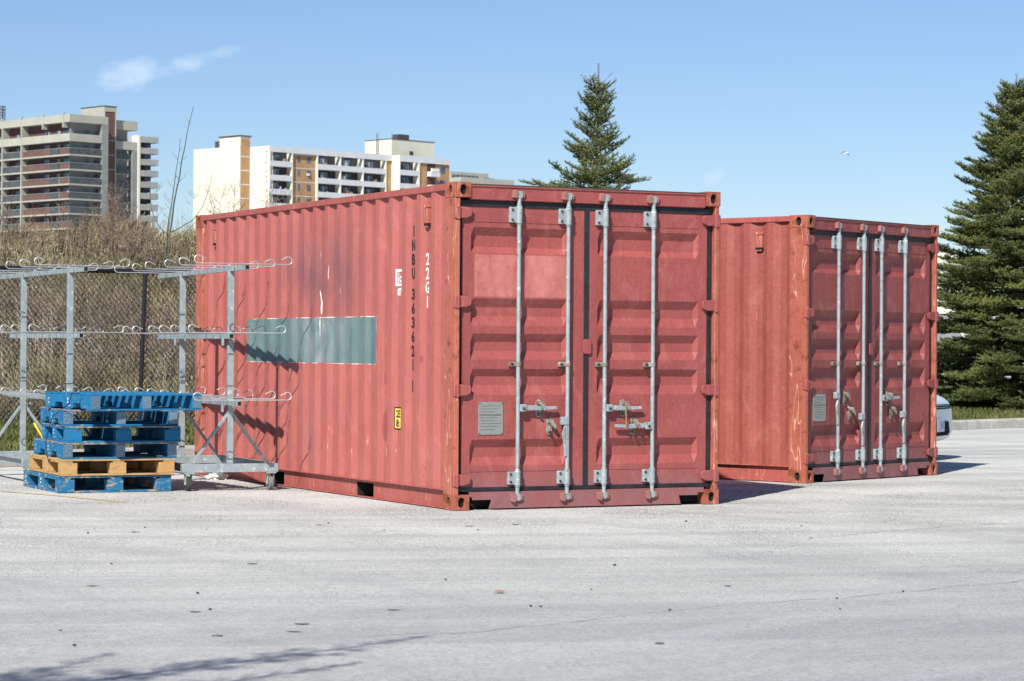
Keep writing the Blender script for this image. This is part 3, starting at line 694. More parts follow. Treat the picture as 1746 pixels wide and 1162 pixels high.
def container(name, loc, yaw, label, mats, hw, letters):
    c = empty(name, (loc[0], loc[1], 0.004), yaw); tag(c, label, 'shipping container', 'red shipping containers on the yard')
    mside, mpost, mdl, mdr, mframe = mats
    # corrugated sides (left one carries the stencils), both real sheets
    for side in (0, 1):
        w_ = MB(); br = side_breaks(0.20, L_-0.20); z0, z1 = 0.158, 2.53; vs = []
        for s in br:
            d = XO+side_depth(s); xx = d if side == 0 else W_-d
            vs += [(xx, s, z0), (xx, s, z1)]
        w_.add(vs, [(2*i, 2*i+2, 2*i+3, 2*i+1) for i in range(len(br)-1)])
        vs = [(p[0]+(0.004 if side == 0 else -0.004), p[1], p[2]) for p in vs]
        w_.add(vs, [(2*i, 2*i+1, 2*i+3, 2*i+2) for i in range(len(br)-1)])
        me_o = w_.build('side_wall', mside if side == 0 else 'red_side_plain', c)
        if side == 0: sidew = me_o
        xf = lambda a, b: (a, b) if side == 0 else (W_-b, W_-a)
        r = MB(); a, b = xf(0.0, 0.06); r.box(a, b, 0.20, L_-0.20, 2.53, 2.585)
        r.build('top_rail', mframe, c, bevel=0.006)
        r = MB(); a, b = xf(0.0, 0.07); r.box(a, b, 0.20, L_-0.20, 0.150, 0.158)
        a, b = xf(0.038, 0.046)
        segs = [0.20, 1.655, 2.02, L_-2.02-0.34, L_-1.655-0.34, L_-0.20]
        segs = [0.20, 1.655, 2.02, 3.70, 4.065, L_-0.20]
        for i in (0, 2, 4): r.box(a, b, segs[i], segs[i+1], 0.012, 0.150)
        for i in (1, 3): r.box(a, b, segs[i]+.0005, segs[i+1]-.0005, 0.128, 0.150)
        a, b = xf(0.010, 0.046); r.box(a, b, 0.20, L_-0.20, 0.004, 0.012)
        r.build('bottom_rail', mframe, c)
    pk = MB()
    for a, b in ((1.655, 2.02), (3.70, 4.065)):
        pk.box(0.05, W_-0.05, a-.004, a, 0.013, 0.130); pk.box(0.05, W_-0.05, b, b+.004, 0.013, 0.130); pk.box(0.05, W_-0.05, a, b, 0.130, 0.134)
        pk.box(0.60, 0.61, a, b, 0.013, .13)
    pk.build('forklift_pocket', 'dark_inside', c)
    fl = MB(); fl.box(0.06, W_-0.06, 0.13, L_-0.12, 0.138, 0.150); fl.build('floor', 'dark_inside', c)
    rf = MB(); brk = side_breaks(0.10, L_-0.10); vs = []
    for s in brk: vs += [(0.05, s, 2.578-side_depth(s)*0.5), (W_-0.05, s, 2.578-side_depth(s)*0.5)]
    rf.add(vs, [(2*i, 2*i+1, 2*i+3, 2*i+2) for i in range(len(brk)-1)]); rf.build('roof', 'red_side_plain', c)
    bw = MB(); xs_ = [0.13+i*(W_-0.26)/32 for i in range(33)]
    vs = []
    for i, xx in enumerate(xs_): yy = L_-0.02-(0.04 if (i//2) % 2 else 0); vs += [(xx, yy, 0.14), (xx, yy, 2.50)]
    bw.add(vs, [(2*i, 2*i+2, 2*i+3, 2*i+1) for i in range(32)]); bw.build('end_wall', 'red_side_plain', c)
    e = MB(); e.box(0.135, W_-0.135, L_-0.07, L_-0.005, 2.48, 2.585); e.box(0.135, W_-0.135, L_-0.07, L_-0.005, 0.01, 0.14); e.build('end_beam', mframe, c)
    # corner posts
    for side in (0, 1):
        p = MB()
        pts = [(0.004, 0.012), (0.040, 0.006), (0.046, 0.012), (0.046, 0.080), (0.075, 0.085), (0.075, 0.20), (0.004, 0.205)]
        if side: pts = [(W_-a, b) for a, b in reversed(pts)]
        p.prism(pts, 0.118, H_-0.118, 'z'); p.build('corner_post', mpost, c, bevel=0.004)
        p = MB(); a, b = (0.004, 0.13) if not side else (W_-0.13, W_-0.004); p.box(a, b, L_-0.20, L_-0.006, 0.118, H_-0.118); p.build('corner_post', mpost, c, bevel=0.006)
        for z0 in (0.0, H_-0.120):
            casting(c, 0.0 if not side else W_-0.135, z0, True, sx=1 if not side else -1)
            casting(c, 0.0 if not side else W_-0.135, z0, False, y0=L_, sx=1 if not side else -1)
    # header and sill
    hd = MB(); hd.prism([(0.014, 2.458), (0.050, 2.450), (0.10, 2.450), (0.10, 2.566), (0.004, 2.572), (0.004, 2.560), (0.014, 2.548)], 0.137, W_-0.137, 'x'); hd.build('header', mdl, c, bevel=0.002)
    hr = MB(); hr.box(0.137, W_-0.137, 0.002, 0.12, 2.5725, 2.580); hr.build('header_flashing', 'roof_dark', c)
    si = MB(); x_l, x_r = 0.137, W_-0.137
    si.add([(x_l,.012,.140),(x_r,.012,.140),(x_r,.012,.100),(2.245,.012,.100),(2.245,.012,.078),(2.06,.012,.078),(2.08,.012,.008),(0.31,.012,.008),(0.335,.012,.078),(0.165,.012,.078),(.165,.012,.100),(x_l,.012,.100)], [(0,1,2,3,4,5,6,7,8,9,10,11)])
    si.add([(x_l,.012,.1401),(x_r,.012,.1401),(x_r,.075,.1401),(x_l,.075,.1401)], [(0,1,2,3)])
    si.build('sill', mdl, c)
    sb = MB(); sb.box(0.14, W_-0.14, 0.12, 0.13, 0.012, 0.14); sb.build('sill_recess', 'dark_inside', c)
    # gaskets
    gk = MB(); yl = 0.050
    gk.box(0.050, W_-0.050, yl-0.008, yl+0.03, 0.142, 0.176); gk.box(0.050, W_-0.050, yl-0.010, yl+0.03, 2.425, 2.450)
    gk.box(0.050, W_-0.05, yl-0.009, yl+0.004, 2.404, 2.4249); 
    gk.box(0.050, 0.080, yl+0.012, yl+0.03, 0.165, 2.412); gk.box(W_-0.100, W_-0.050, yl+0.004, yl+0.03, 0.165, 2.412)
    gk.box(1.177, 1.221, yl-0.008, yl+0.03, 0.165, 2.412)
    gk.build('gasket', 'gasket', c, bevel=0.003)
    dl = door(c, 0.080, 1.177, 0.159, 1.024, mdl); dr = door(c, 1.221, W_-0.100, 1.304, 2.257, mdr)
    lp = MB(); lp.prism([(1.167, 1.250), (1.179, 1.238), (1.229, 1.238), (1.241, 1.250), (1.241, 1.345), (1.229, 1.358), (1.179, 1.358), (1.167, 1.345)], yl-0.022, yl-0.009); lp.build('centre_latch', mdl, dl, bevel=0.004)
    for zz in (2.350, 1.645, 0.945, 0.235):
        for side, dd in ((0, dl), (1, dr)):
            h_ = MB(); X = (lambda v: v) if not side else (lambda v: W_-v)
            h_.box(min(X(-0.003), X(0.042)), max(X(-0.003), X(0.042)), -0.003, 0.040, zz-0.050, zz+0.050)
            h_.tube([(X(0.030), 0.012, zz-0.056), (X(0.030), 0.012, zz+0.056)], 0.017, 10)
            pts = [(X(0.035), zz-0.044), (X(0.105), zz-0.044), (X(0.150), zz-0.026), (X(0.156), zz+0.030), (X(0.142), zz+0.042), (X(0.035), zz+0.048)]
            h_.prism(pts, 0.014, 0.032); h_.prism([(X(0.085), zz-0.042), (X(0.150), zz-0.026), (X(0.156), zz+0.030), (X(0.085), zz+0.042)], 0.0325, 0.0495)
            h_.build('hinge', mframe if side == 0 else mdr, dd, bevel=0.006)
    for k, (xb, hz, hd_, st) in enumerate(hw['rods']): lockrod(dl if k < 2 else dr, xb, hz, hd_, st)
    for k, (xc, zc, op) in enumerate(hw['catches']): catch(dl if xc < 1.2 else dr, xc, zc, open_=op)
    x0, x1, z0, z1 = hw['plate']; x0 -= .011; x1 -= .011
    pl = MB(); pl.box(x0, x1, yl-0.006, yl-0.001, z0, z1); po = pl.build('data_plate', 'plate_grey', dl, bevel=0.002)
    q = MB()
    for k in range(9):
        zz = z1-0.03-k*(z1-z0-0.05)/9
        q.box(x0+0.02, x1-0.02-0.03*((k*7) % 3), yl-0.0072, yl-0.0062, zz-0.002, zz)
    q.box(x0+.008, x1-.008, yl-0.0072, yl-.0062, (z0*.4+z1*.6)-.0015, (z0*.4+z1*.6)+.0015)
    for a in (x0+.01, x1-.01):
        for b in (z0+.01, z1-.01): q.tube([(a, yl-.010, b), (a, yl-.006, b)], .005, 6)
    q.build('engraved_lines', 'bolt_dark', po)
    if hw.get('seal'):
        s = MB(); s.tube([(1.534, -0.024, 0.83), (1.535, -0.03, 0.70)], 0.006, 6); s.tube([(1.535, -0.03, 0.70), (1.535, -.03, .655)], 0.009, 6)
        s.build('bolt_seal', 'brass', dr)
    # side vents
    for sv, zv in ((0.575, 2.345), (5.53, 2.355)):
        v = MB(); x0 = XO+0.012
        v.box(XO-0.006, XO+0.036, sv-0.045, sv+0.045, zv-0.06, zv+0.06); v.box(XO+.002, XO+.04, sv-.05, sv+.05, zv+.066, zv+.092); v.box(XO+0.0, XO+.04, sv-.03, sv+.03, zv-.095, zv-.075)
        vo = v.build('side_vent', 'red_post', sidew, bevel=0.004)
        v = MB(); v.box(XO-0.004, XO+0.03, sv-0.046, sv+0.03, zv-0.078, zv-0.061); v.build('vent_slot', 'dark_inside', vo)
    if letters:
        zt = 2.281; hgt = 0.094; pit = 0.1158
        z = 2.281-hgt; seq = []
        for ch in 'INBU': seq.append((ch, z)); z -= pit
        z -= pit*0.46
        for ch in '363621': seq.append((ch, z)); z -= pit
        z -= pit*0.5; seq.append(('1', z))
        all_ = MB()
        for ch, zz in seq:
            vs, fs = text_mesh(ch, hgt, width=0.018 if ch in '1I' else 0.056, bold=0.0035)
            t_ = stencil(vs, fs, 0.866, zz); all_.add(t_.v, t_.f)
        all_.build('stencilled_number', 'stencil_black', sidew)
        all_ = MB(); z = 2.047-0.098
        for ch in '22G1':
            vs, fs = text_mesh(ch, 0.098, width=0.020 if ch == '1' else 0.056, bold=0.002)
            t_ = stencil(vs, fs, 0.591, z); all_.add(t_.v, t_.f); z -= 0.1155
        all_.build('stencilled_code', 'stencil_white', sidew)
        def rect(a, b, z0, z1): return [Vector((a, z0, 0)), Vector((b, z0, 0)), Vector((b, z1, 0)), Vector((a, z1, 0))], [(0,1,2,3)]
        all_ = MB()    # boxed mark: frame open to the right, two bars and a c
        def srect(s0, s1, z0, z1, lf=0.002): 
            vs, fs = rect(-s1, -s0, z0, z1); return stencil(vs, fs, 0.0, 0, lf)
        for s1, s0, z0, z1 in ((1.195,1.179,1.790,1.930), (1.179,1.095,1.908,1.930), (1.179,1.095,1.790,1.810), (1.171,1.164,1.815,1.87), (1.171,1.164,1.880,1.895), (1.157,1.147,1.812,1.905)):
            t_ = srect(s0, s1, z0, z1); all_.add(t_.v, t_.f)
        vs, fs = text_mesh('c', 0.058, width=0.036, bold=0.002); t_ = stencil(vs, fs, 1.121, 1.818); all_.add(t_.v, t_.f)
        vs, fs = text_mesh('87', 0.066, width=0.075, bold=.003); t_ = stencil(vs, fs, 1.136, 1.708); all_.add(t_.v, t_.f)
        all_.build('stencilled_mark', 'stencil_white', sidew)
        t_ = srect(1.095, 1.200, 0.600, 0.787); t_.build('label_border', 'stencil_black', sidew)
        t_ = srect(1.095, 1.190, 0.612, 0.775, 0.003); t_.build('height_label', 'label_yellow', sidew)
        all_ = MB()
        for s_, zz in (('2E', 0.700), ('8:', 0.622)):
            vs, fs = text_mesh(s_, 0.064, width=0.074 if s_ == '2E' else .058, bold=.002); t_ = stencil(vs, fs, 1.143 if s_ == '2E' else 1.15, zz, 0.004); all_.add(t_.v, t_.f)
        all_.build('label_text', 'stencil_black', sidew)
    return c
container('shipping_container', (-0.4493, 19.5848), 0.46864, 'large nearer red shipping container with blue grey patch and black lettering on its side',
    ('red_side', 'red_post', 'red_door_left', 'red_door_right', 'red_frame'),
    dict(rods=[(0.575, 0.805, 1, 'shut'), (1.022, 0.712, -1, 'hang'), (1.362, 0.802, 1, 'shut'), (1.812, 0.655, -1, 'shut')],
         catches=[(0.775, 0.800, False), (0.875, 0.655, True), (1.550, 0.800, False), (1.645, 0.652, False)], plate=(0.243, 0.462, 0.592, 0.852), seal=True), True)
container('shipping_container', (2.8429, 24.0064), 0.86243, 'farther red shipping container with shade coloured into its doors and scraped rusty post, turned away from the first',
    ('red_side_dull', 'red_post_scraped', 'red_door_shaded', 'red_door_shaded', 'red_frame'),
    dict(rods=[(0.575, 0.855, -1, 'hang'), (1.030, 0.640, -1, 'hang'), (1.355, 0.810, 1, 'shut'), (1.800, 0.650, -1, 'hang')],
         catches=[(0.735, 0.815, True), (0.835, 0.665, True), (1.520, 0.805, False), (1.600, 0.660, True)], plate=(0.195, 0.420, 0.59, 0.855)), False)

# ---------------------------------------------------------------- hook carts
def cart(name, loc, yaw, label, side, dz=0.0):
    """front post stands at the origin; x across, y to the back"""
    c = empty(name, (loc[0], loc[1], 0), yaw); tag(c, label, 'rack cart', 'galvanised hook carts beside the container')
    D = 1.75
    for yy in (0, D):
        b = MB(); b.box(-0.44, 0.44, yy-0.035, yy+0.035, 0.165, 0.240); b.build('base_beam', 'galvanised', c, bevel=0.003)
        b = MB(); b.box(-0.026, 0.026, yy-0.026, yy+0.026, 0.2405, 1.96); b.build('post', 'galvanised', c, bevel=0.003)
        for s in (-1, 1):
            b = MB(); b.bar((s*0.026, yy, 0.68), (s*0.34, yy, 0.245), 0.026, 0.030, (0,1,0)); b.build('brace', 'galvanised', c, bevel=0.002)
        for zz in (0.93,): b = MB(); b.box(-0.028, 0.028, yy-0.028, yy+0.028, zz, zz+0.006); b.build('post_band', 'bolt_dark', c)
    for s in (-1, 1):
        b = MB(); xa = s*0.41; b.box(xa-0.02, xa-0.014, 0.036, D-0.036, 0.165, 0.24) if s > 0 else b.box(xa+0.014, xa+0.02, 0.036, D-0.036, 0.165, 0.24)
        b.box(xa-0.013, xa+0.022, .036, D-.036, .234, .24) if s > 0 else b.box(xa-.022, xa+.013, .036, D-.036, .234, .24)
        b.build('side_channel', 'galvanised', c)
    for k, zr in enumerate((1.975, 1.375, 0.785)):
        xr = side*(0.0 if k == 0 else 0.05)
        ya, yb = (-0.54, -0.22, -0.50)[k], (2.68, 2.45, 2.55)[k]; sp = (yb-ya-0.08)/5
        r = MB(); zt = zr+dz
        for (a, b, z0, z1) in ((xr-0.021, xr-0.018, zr-0.018, zr+0.018), (xr+0.018, xr+0.021, zr-0.018, zr+0.018), (xr-0.021, xr+0.021, zr+0.018, zr+0.021), (xr-0.021, xr+0.021, zr-0.021, zr-0.018)): r.box(a, b, ya, yb, z0, z1)
        ro = r.build('hook_rail', 'galvanised', c)
        q = MB(); q.box(xr-0.017, xr+0.017, ya+0.006, ya+0.012, zr-0.017, zr+0.017); q.build('rail_end', 'dark_inside', ro)  # near-black plug stands for the shade in the open rail end
        q = MB()
        for i in range(1, 6):
            yy = ya+0.035+(i-.5)*sp; q.box(xr-0.0225, xr-0.0212, yy-0.004, yy+0.004, zr-0.02, zr+0.02)
        q.build('rail_slots', 'bolt_dark', ro)
        for yy in (0, D):
            br = MB(); br.box(xr-0.03 if side < 0 else xr+0.012, xr-0.012 if side < 0 else xr+0.03, yy-0.02, yy+0.02, zr-0.085, zr-0.022); br.build('rail_bracket', 'rod_steel', c, bevel=0.004)
        for i in range(6):
            yy = ya+0.035+i*sp; zz = zr+0.030; hl = 0.415; rr = 0.034
            pts = []
            arc = [(-hl+rr*0.2 - rr*math.sin(t)*1.0, zz+rr-rr*math.cos(t)) for t in np.linspace(0, math.pi*1.22, 9)]
            jit = ((i*7+k*3) % 5-2)*0.012
            tipx = arc[-1][0]+0.042; tipz = arc[-1][1]-0.020
            left = [(tipx, tipz)] + list(reversed(arc)); right = [(-x_, z_) for x_, z_ in reversed(left)]
            path = [(x_+jit, yy+jit*0.4, z_) for x_, z_ in left] + [(x_+jit, yy-jit*0.4, z_) for x_, z_ in right]
            h = MB(); h.tube(path, 0.0052, 6); h.build('hook_rod', 'hook_steel', c)
    for yy, sx in ((0, -1), (0, 1), (D, -1), (D, 1)):
        x0 = sx*0.375
        f = MB(); f.box(x0-0.045, x0+0.045, yy-0.045, yy+0.045, 0.152, 0.1645); f.box(x0-0.030, x0-0.025, yy-0.03, yy+0.035, 0.055, 0.152); f.box(x0+0.025, x0+0.030, yy-0.03, yy+0.035, 0.055, 0.152)
        fo = f.build('caster', 'galvanised', c, bevel=0.002)
        wl = MB(); wl.tube([(x0-0.02, yy+0.01, 0.066), (x0+0.02, yy+0.01, 0.066)], 0.066, 24); wl.build('caster_wheel', 'rubber' if sx < 0 else 'wheel_grey', fo, bevel=0.006)
        ax = MB(); ax.tube([(x0-0.033, yy+0.01, 0.066), (x0+0.033, yy+0.01, 0.066)], 0.012, 8); ax.build('axle', 'rod_steel', fo)
    return c
cart('hook_cart', (-2.507, 22.17), R(21.6), 'galvanised hook cart on casters right of the blue pallets against the container', -1)
cart('hook_cart', (-4.08, 22.97), R(25), 'galvanised hook cart standing behind the blue pallets at the left', 1)

# ---------------------------------------------------------------- pallets
def pallet(kind, mat, label, corner, yaw, z, endmat=None, topmat=None, marks=True):
    """corner is the near one; x 1.016 along the right face, y 1.219 along the left face"""
    A, B = 1.016, 1.219
    c = empty('pallet', (corner[0], corner[1], z), yaw); tag(c, label, 'pallet', 'stacked wooden pallets')
    rr = random.Random(int(z*1000)+3)
    tm = topmat or mat
    hb, ht = 0.014, 0.128
    t = MB(); nb = 7; y = 0
    wds = [0.14] + [0.09]*5 + [0.14]; gap = (B-sum(wds))/6
    for wd in wds:
        j = rr.uniform(-.004, .004); t.box(0.0+j, A+j, y, y+wd, ht, ht+0.014+rr.uniform(0, .0015)); y += wd+gap
    t.build('top_deck', tm, c, bevel=0.0025)
    bt = MB()
    for y0, y1 in ((0, 0.13), (B/2-0.07, B/2+0.07), (B-0.13, B)): bt.box(0.001, A-0.001, y0, y1, 0, hb)
    if kind == 'block':
        bt.box(0.001, 0.10, 0.1305, B/2-.0705, 0, hb); bt.box(0.001, .10, B/2+.0705, B-.1305, 0, hb); bt.box(A-.10, A-.001, .1305, B/2-.0705, 0, hb); bt.box(A-.1, A-.001, B/2+.0705, B-.1305, 0, hb)
    bt.build('bottom_deck', tm if tm != 'deck_worn' else mat, c, bevel=0.0025)
    if kind == 'block':
        for ix, x0 in enumerate((0.002, A/2-0.07, A-0.142)):
            for iy, (y0, ln) in enumerate(((0.002, 0.13), (B/2-0.09, 0.18), (B-0.132, 0.13))):
                b = MB(); b.box(x0, x0+0.14, y0, y0+ln, hb+.0005, ht-.0165); b.build('block', mat, c, bevel=0.003)
        s = MB()
        for x0 in (0.002, A/2-.05, A-.102): s.box(x0, x0+.10, .003, B-.003, ht-.016, ht-.0005)
        s.build('stringer_board', mat, c, bevel=.002)
    else:
        for x0 in (0.0, A/2-0.045, A-0.09):
            s = MB()
            n1, n2, nw, nh = 0.26, 0.74, 0.22, 0.045
            pts = [(0.002, hb+.0005), (n1, hb+.0005), (n1+0.02, hb+nh), (n1+nw-0.02, hb+nh), (n1+nw, hb+.0005), (n2, hb+.0005), (n2+0.02, hb+nh), (n2+nw-.02, hb+nh), (n2+nw, hb+.0005), (B-0.002, hb+.0005), (B-0.002, ht-.0005), (0.002, ht-.0005)]
            s.prism(pts, x0+0.002, x0+0.088, 'x'); so_ = s.build('stringer', mat, c, bevel=0.002)
            if endmat:
                e = MB(); e.box(x0+0.006, x0+0.084, -0.0015, 0.0015, hb+.004, ht-.004); e.build('nail_plate', endmat, so_)
                if x0 == 0:
                    e = MB(); 
                    for i in range(6):
                        for j in range(8): e.box(x0+0.012+i*.012, x0+.017+i*.012, -0.003, -0.0016, hb+.012+j*.012, hb+.016+j*.012)
                    e.build('plate_teeth', 'bolt_dark', so_)
    if marks:
        mk = MB()
        vs, fs = text_mesh('C', 0.05, width=0.045)
        mk.add([(-0.0006, B-0.10-v.x, 0.045+v.y) for v in vs], fs)
        for (yy, zz, a, b_) in ((0.60, 0.085, .03, .016), (0.60, .055, .024, .018), (.55, .03, .045, .006)):
            mk.box(-0.0008, -0.0002, yy-a/2, yy+a/2, zz, zz+b_)
        mk.build('stencil_mark', 'stencil_white', c)
    return c
pallet('block', 'blue_wood_worn', 'worn blue pallet at the bottom of the stack on the asphalt', (-3.915, 21.553), R(25.5), 0.004)
pallet('block', 'raw_wood', 'bare wooden pallet second from the bottom of the stack', (-3.895, 21.56), R(24.3), 0.150, marks=False)
pallet('stringer', 'blue_wood', 'blue pallet with notched side resting on the bare wooden pallet', (-3.89, 21.60), R(22.7), 0.293, 'nail_plate', 'deck_worn')
pallet('block', 'blue_wood', 'blue block pallet in the middle, fourth from the bottom of the stack', (-3.87, 21.63), R(20.5), 0.437, topmat='deck_worn')
pallet('stringer', 'blue_wood', 'blue notched pallet directly under the overhanging top pallet', (-3.90, 21.66), R(20.0), 0.580, 'nail_plate', 'deck_worn')
pallet('stringer', 'blue_wood', 'bright blue top pallet overhanging the stack to the right', (-3.60, 21.30), R(29.0), 0.724, 'nail_plate')
cd = MB(); cd.tube([(-3.72, 21.44, .872), (-3.80, 21.50, .868), (-3.83, 21.545, .78), (-4.02, 21.80, .66), (-4.06, 21.80, .52), (-4.10, 21.93, .42), (-4.09, 21.93, .32), (-4.05, 21.80, .27), (-4.02, 21.74, .29)], 0.004, 5)
tag(cd.build('cord', 'cord_black'), 'thin black cord hanging down the left side of the pallets', 'cord')
simple('yellow_strap', (0.65, 0.45, 0.04), 0.5)
ys = MB(); p0 = at(58, 722, 22.9); p1 = at(70, 742, 22.75); ys.bar(p0, p1, 0.018, 0.004, (0, -1, 0.2)); ys.tube([p1, p1+Vector((0.05, -.03, -.10)), p1+Vector((.07, -.05, -.16))], .006, 5)
tag(ys.build('strap_end', 'yellow_strap'), 'short yellow strap end poking out beside the left cart brace', 'strap')
# white rag
simple('rag_white', (0.72, 0.70, 0.66), 0.9, var=0.15, scale=40)
bm = bmesh.new(); bmesh.ops.create_icosphere(bm, subdivisions=4, radius=1)
rr = random.Random(5)
for v in bm.verts:
    p = v.co; d = 1+0.28*math.sin(p.x*7+p.y*3)*math.cos(p.z*6+p.x*5)+0.16*math.sin(p.y*15+p.z*11)+0.10*math.sin(p.x*23+1)
    v.co = Vector((p.x*0.095*d, p.y*0.085*d, max(-0.2, p.z)*0.06*d+0.012))
me = bpy.data.meshes.new('crumpled_rag'); bm.to_mesh(me); bm.free(); me.materials.append(MATS['rag_white'])
o = bpy.data.objects.new('crumpled_rag', me); COL.objects.link(o); o.location = (-2.84, 24.0, 0.004)
tag(o, 'crumpled white rag lying on the asphalt under the right cart', 'rag')
# small things on the asphalt
simple('leaf_orange', (0.30, 0.17, 0.07), 0.7)
lf = MB(); lf.add([(-.05,0,.004),(-.02,.035,.018),(.03,.04,.008),(.07,.005,.02),(.03,-.03,.006),(-.02,-.03,.016),(.0,.0,.022)], [(0,6,1),(1,6,2),(2,6,3),(3,6,4),(4,6,5),(5,6,0)])
o = lf.build('fallen_leaf', 'leaf_orange'); o.scale = (.55, .8, .6); o.location = (-0.061, 13.02, 0.003); tag(o, 'curled orange brown leaf lying on the open asphalt', 'leaf')
simple('pebble_dark', (0.07, 0.065, 0.06), 0.9)
bm = bmesh.new(); bmesh.ops.create_icosphere(bm, subdivisions=2, radius=1)
for v in bm.verts: v.co = Vector((v.co.x*.016, v.co.y*.012, v.co.z*.008))*(1+.2*math.sin(v.co.x*9+v.co.y*5))
me = bpy.data.meshes.new('pebble'); bm.to_mesh(me); bm.free(); me.materials.append(MATS['pebble_dark'])
def gpt(u, v): 
    p = at(u, v, 1.0); d = p-Vector((0,0,CH)); t = -CH/d.z; return Vector((0,0,CH))+d*t
for i, (u, v) in enumerate([(103,1077),(127,1102),(190,963),(352,904),(337,1013),(358,1041),(1366,898),(1048,965),(1142,1042),(1427,1022),(1432,1040),(905,1035),(922,1036),(1008,1007),(150,910),(247,901),(1383,919),(1170,890),(1540,1010),(760,990),(655,905),(560,893),(815,905)]):
    o = bpy.data.objects.new('pebble', me); COL.objects.link(o); p = gpt(u, v); o.location = (p.x, p.y, 0.006); o.rotation_euler = (0,0,i*1.3); s = 0.4+0.3*((i*37) % 10)/10; o.scale = (s, s, s)
    tag(o, 'tiny dark pebble lying on the pale asphalt', 'pebble', 'dark pebbles scattered on the asphalt')
for i, (u, v) in enumerate([(332,1044),(373,1085),(497,1078),(514,1065),(670,1041),(1125,1098),(800,898),(880,895),(545,896),(230,908),(1240,1000),(430,962),(155,1000)]):
    p = gpt(u, v); rr = random.Random(i+50); m_ = MB(); a0 = rr.uniform(.025, .045); b0 = rr.uniform(.018, .035)*(1 if v > 980 else 1.4)
    m_.add([(p.x+a0*math.cos(t)*rr.uniform(.45, 1.2), p.y+b0*math.sin(t)*rr.uniform(.45, 1.2), 0.004) for t in np.linspace(0, 2*math.pi, 12, endpoint=False)], [tuple(range(12))])
    tag(m_.build('tar_spot', 'crack_dark'), kind='structure')
# loose grit: sharp little stones worked out of the surface
n_ = 330000
yy = np.sqrt(rng.uniform(8.8**2, 24.0**2, n_)); xx = rng.uniform(-0.27, 0.27, n_)*yy
k_ = (xx-K0.x)*KN.x+(yy-K0.y)*KN.y; ok = (k_ < -0.1)
for (cx_, cy_, ca) in ((-0.4493, 19.5848, 0.46864), (2.8429, 24.0064, 0.86243)):
    lx_ = (xx-cx_)*math.cos(ca)+(yy-cy_)*math.sin(ca); ly_ = -(xx-cx_)*math.sin(ca)+(yy-cy_)*math.cos(ca)
    ok &= ~((lx_ > -.01) & (lx_ < W_+.01) & (ly_ > -.01) & (ly_ < L_))
xx, yy = xx[ok], yy[ok]; n_ = len(xx)
r_ = rng.uniform(0.0016, 0.0040, n_)*np.clip(yy/13, .8, 1.7); a_ = rng.uniform(0, 6.28, n_); h_ = r_*rng.uniform(.5, 1.1, n_)
V = np.stack([np.stack([xx+r_*np.cos(a_+q), yy+r_*np.sin(a_+q), np.full(n_, .0005)], 1) for q in (0, 2.1, 4.2)]+[np.stack([xx+r_*.3*np.cos(a_), yy+r_*.3*np.sin(a_), h_], 1)], 1).reshape(-1,3)
k4 = np.arange(n_)*4
F = np.concatenate([np.stack([k4+i, k4+(i+1) % 3, k4+3], 1) for i in range(3)])
island('grit_stone', [(0.16, 0.16, 0.155), (0.42, 0.415, 0.39), (0.48, 0.475, 0.445), (0.60, 0.59, 0.56)])
tag(raw('loose_grit', V, F, 'grit_stone'), 'fine loose grit strewn over the asphalt', 'grit', kind='stuff')

# ---------------------------------------------------------------- chain link fence
fe = empty('chain_link_fence', (F0.x, F0.y, 0.20), math.atan2(FD.y, FD.x)); tag(fe, 'black chain link fence with a top rail in front of the brown bank', 'fence')
FA, FB, FH = -6.0, 8.6, 2.07
m_ = MB(); m_.tube([(FA, 0, FH), (FB, 0, FH)], 0.032, 8); m_.build('top_rail', 'black_pipe', fe)
m_ = MB(); m_.tube([(FA, 0, 0.06), (FB, 0, 0.06)], 0.004, 4); m_.build('tension_wire', 'black_pipe', fe)
for i in range(6):
    xx = 2.06-0.03+(i-2)*3.0
    lean = 0.085 if i == 2 else 0.0
    m_ = MB(); m_.tube([(xx-lean, -0.035, -0.25), (xx, -0.035, FH+0.01)], 0.030, 10); po = m_.build('post', 'black_pipe', fe)
    m_ = MB(); m_.tube([(xx, -0.035, FH+.01), (xx, -.035, FH+.035)], [.034, .012], 10); m_.build('post_cap', 'black_pipe', po)
wv = MB(); pitch = 0.072; h0, h1 = 0.05, FH-0.02; hh = h1-h0; k0 = int((FA-hh)/pitch); kx = 1.0
slope = 1.15
for i in range(k0, int((FB+hh)/pitch)):
    x0 = i*pitch
    for s in (1, -1):
        a = Vector((x0, 0, h0)); b = Vector((x0+s*hh/slope, 0, h1))
        # clip to fence length
        lo, hi = sorted((a.x, b.x))
        if hi < FA or lo > FB: continue
        def cl2(p, q):
            for lim, sg in ((FA, 1), (FB, -1)):
                if (p.x-lim)*sg < 0:
                    t = (lim-p.x)/(q.x-p.x); p = p.lerp(q, t)
            return p
        a2, b2 = cl2(a, b), cl2(b, a)
        wv.tube([a2+Vector((0, s*.002, 0)), b2+Vector((0, s*.002, 0))], 0.0042, 4, cap=False)
wv.build('chain_link_mesh', 'fence_wire', fe)

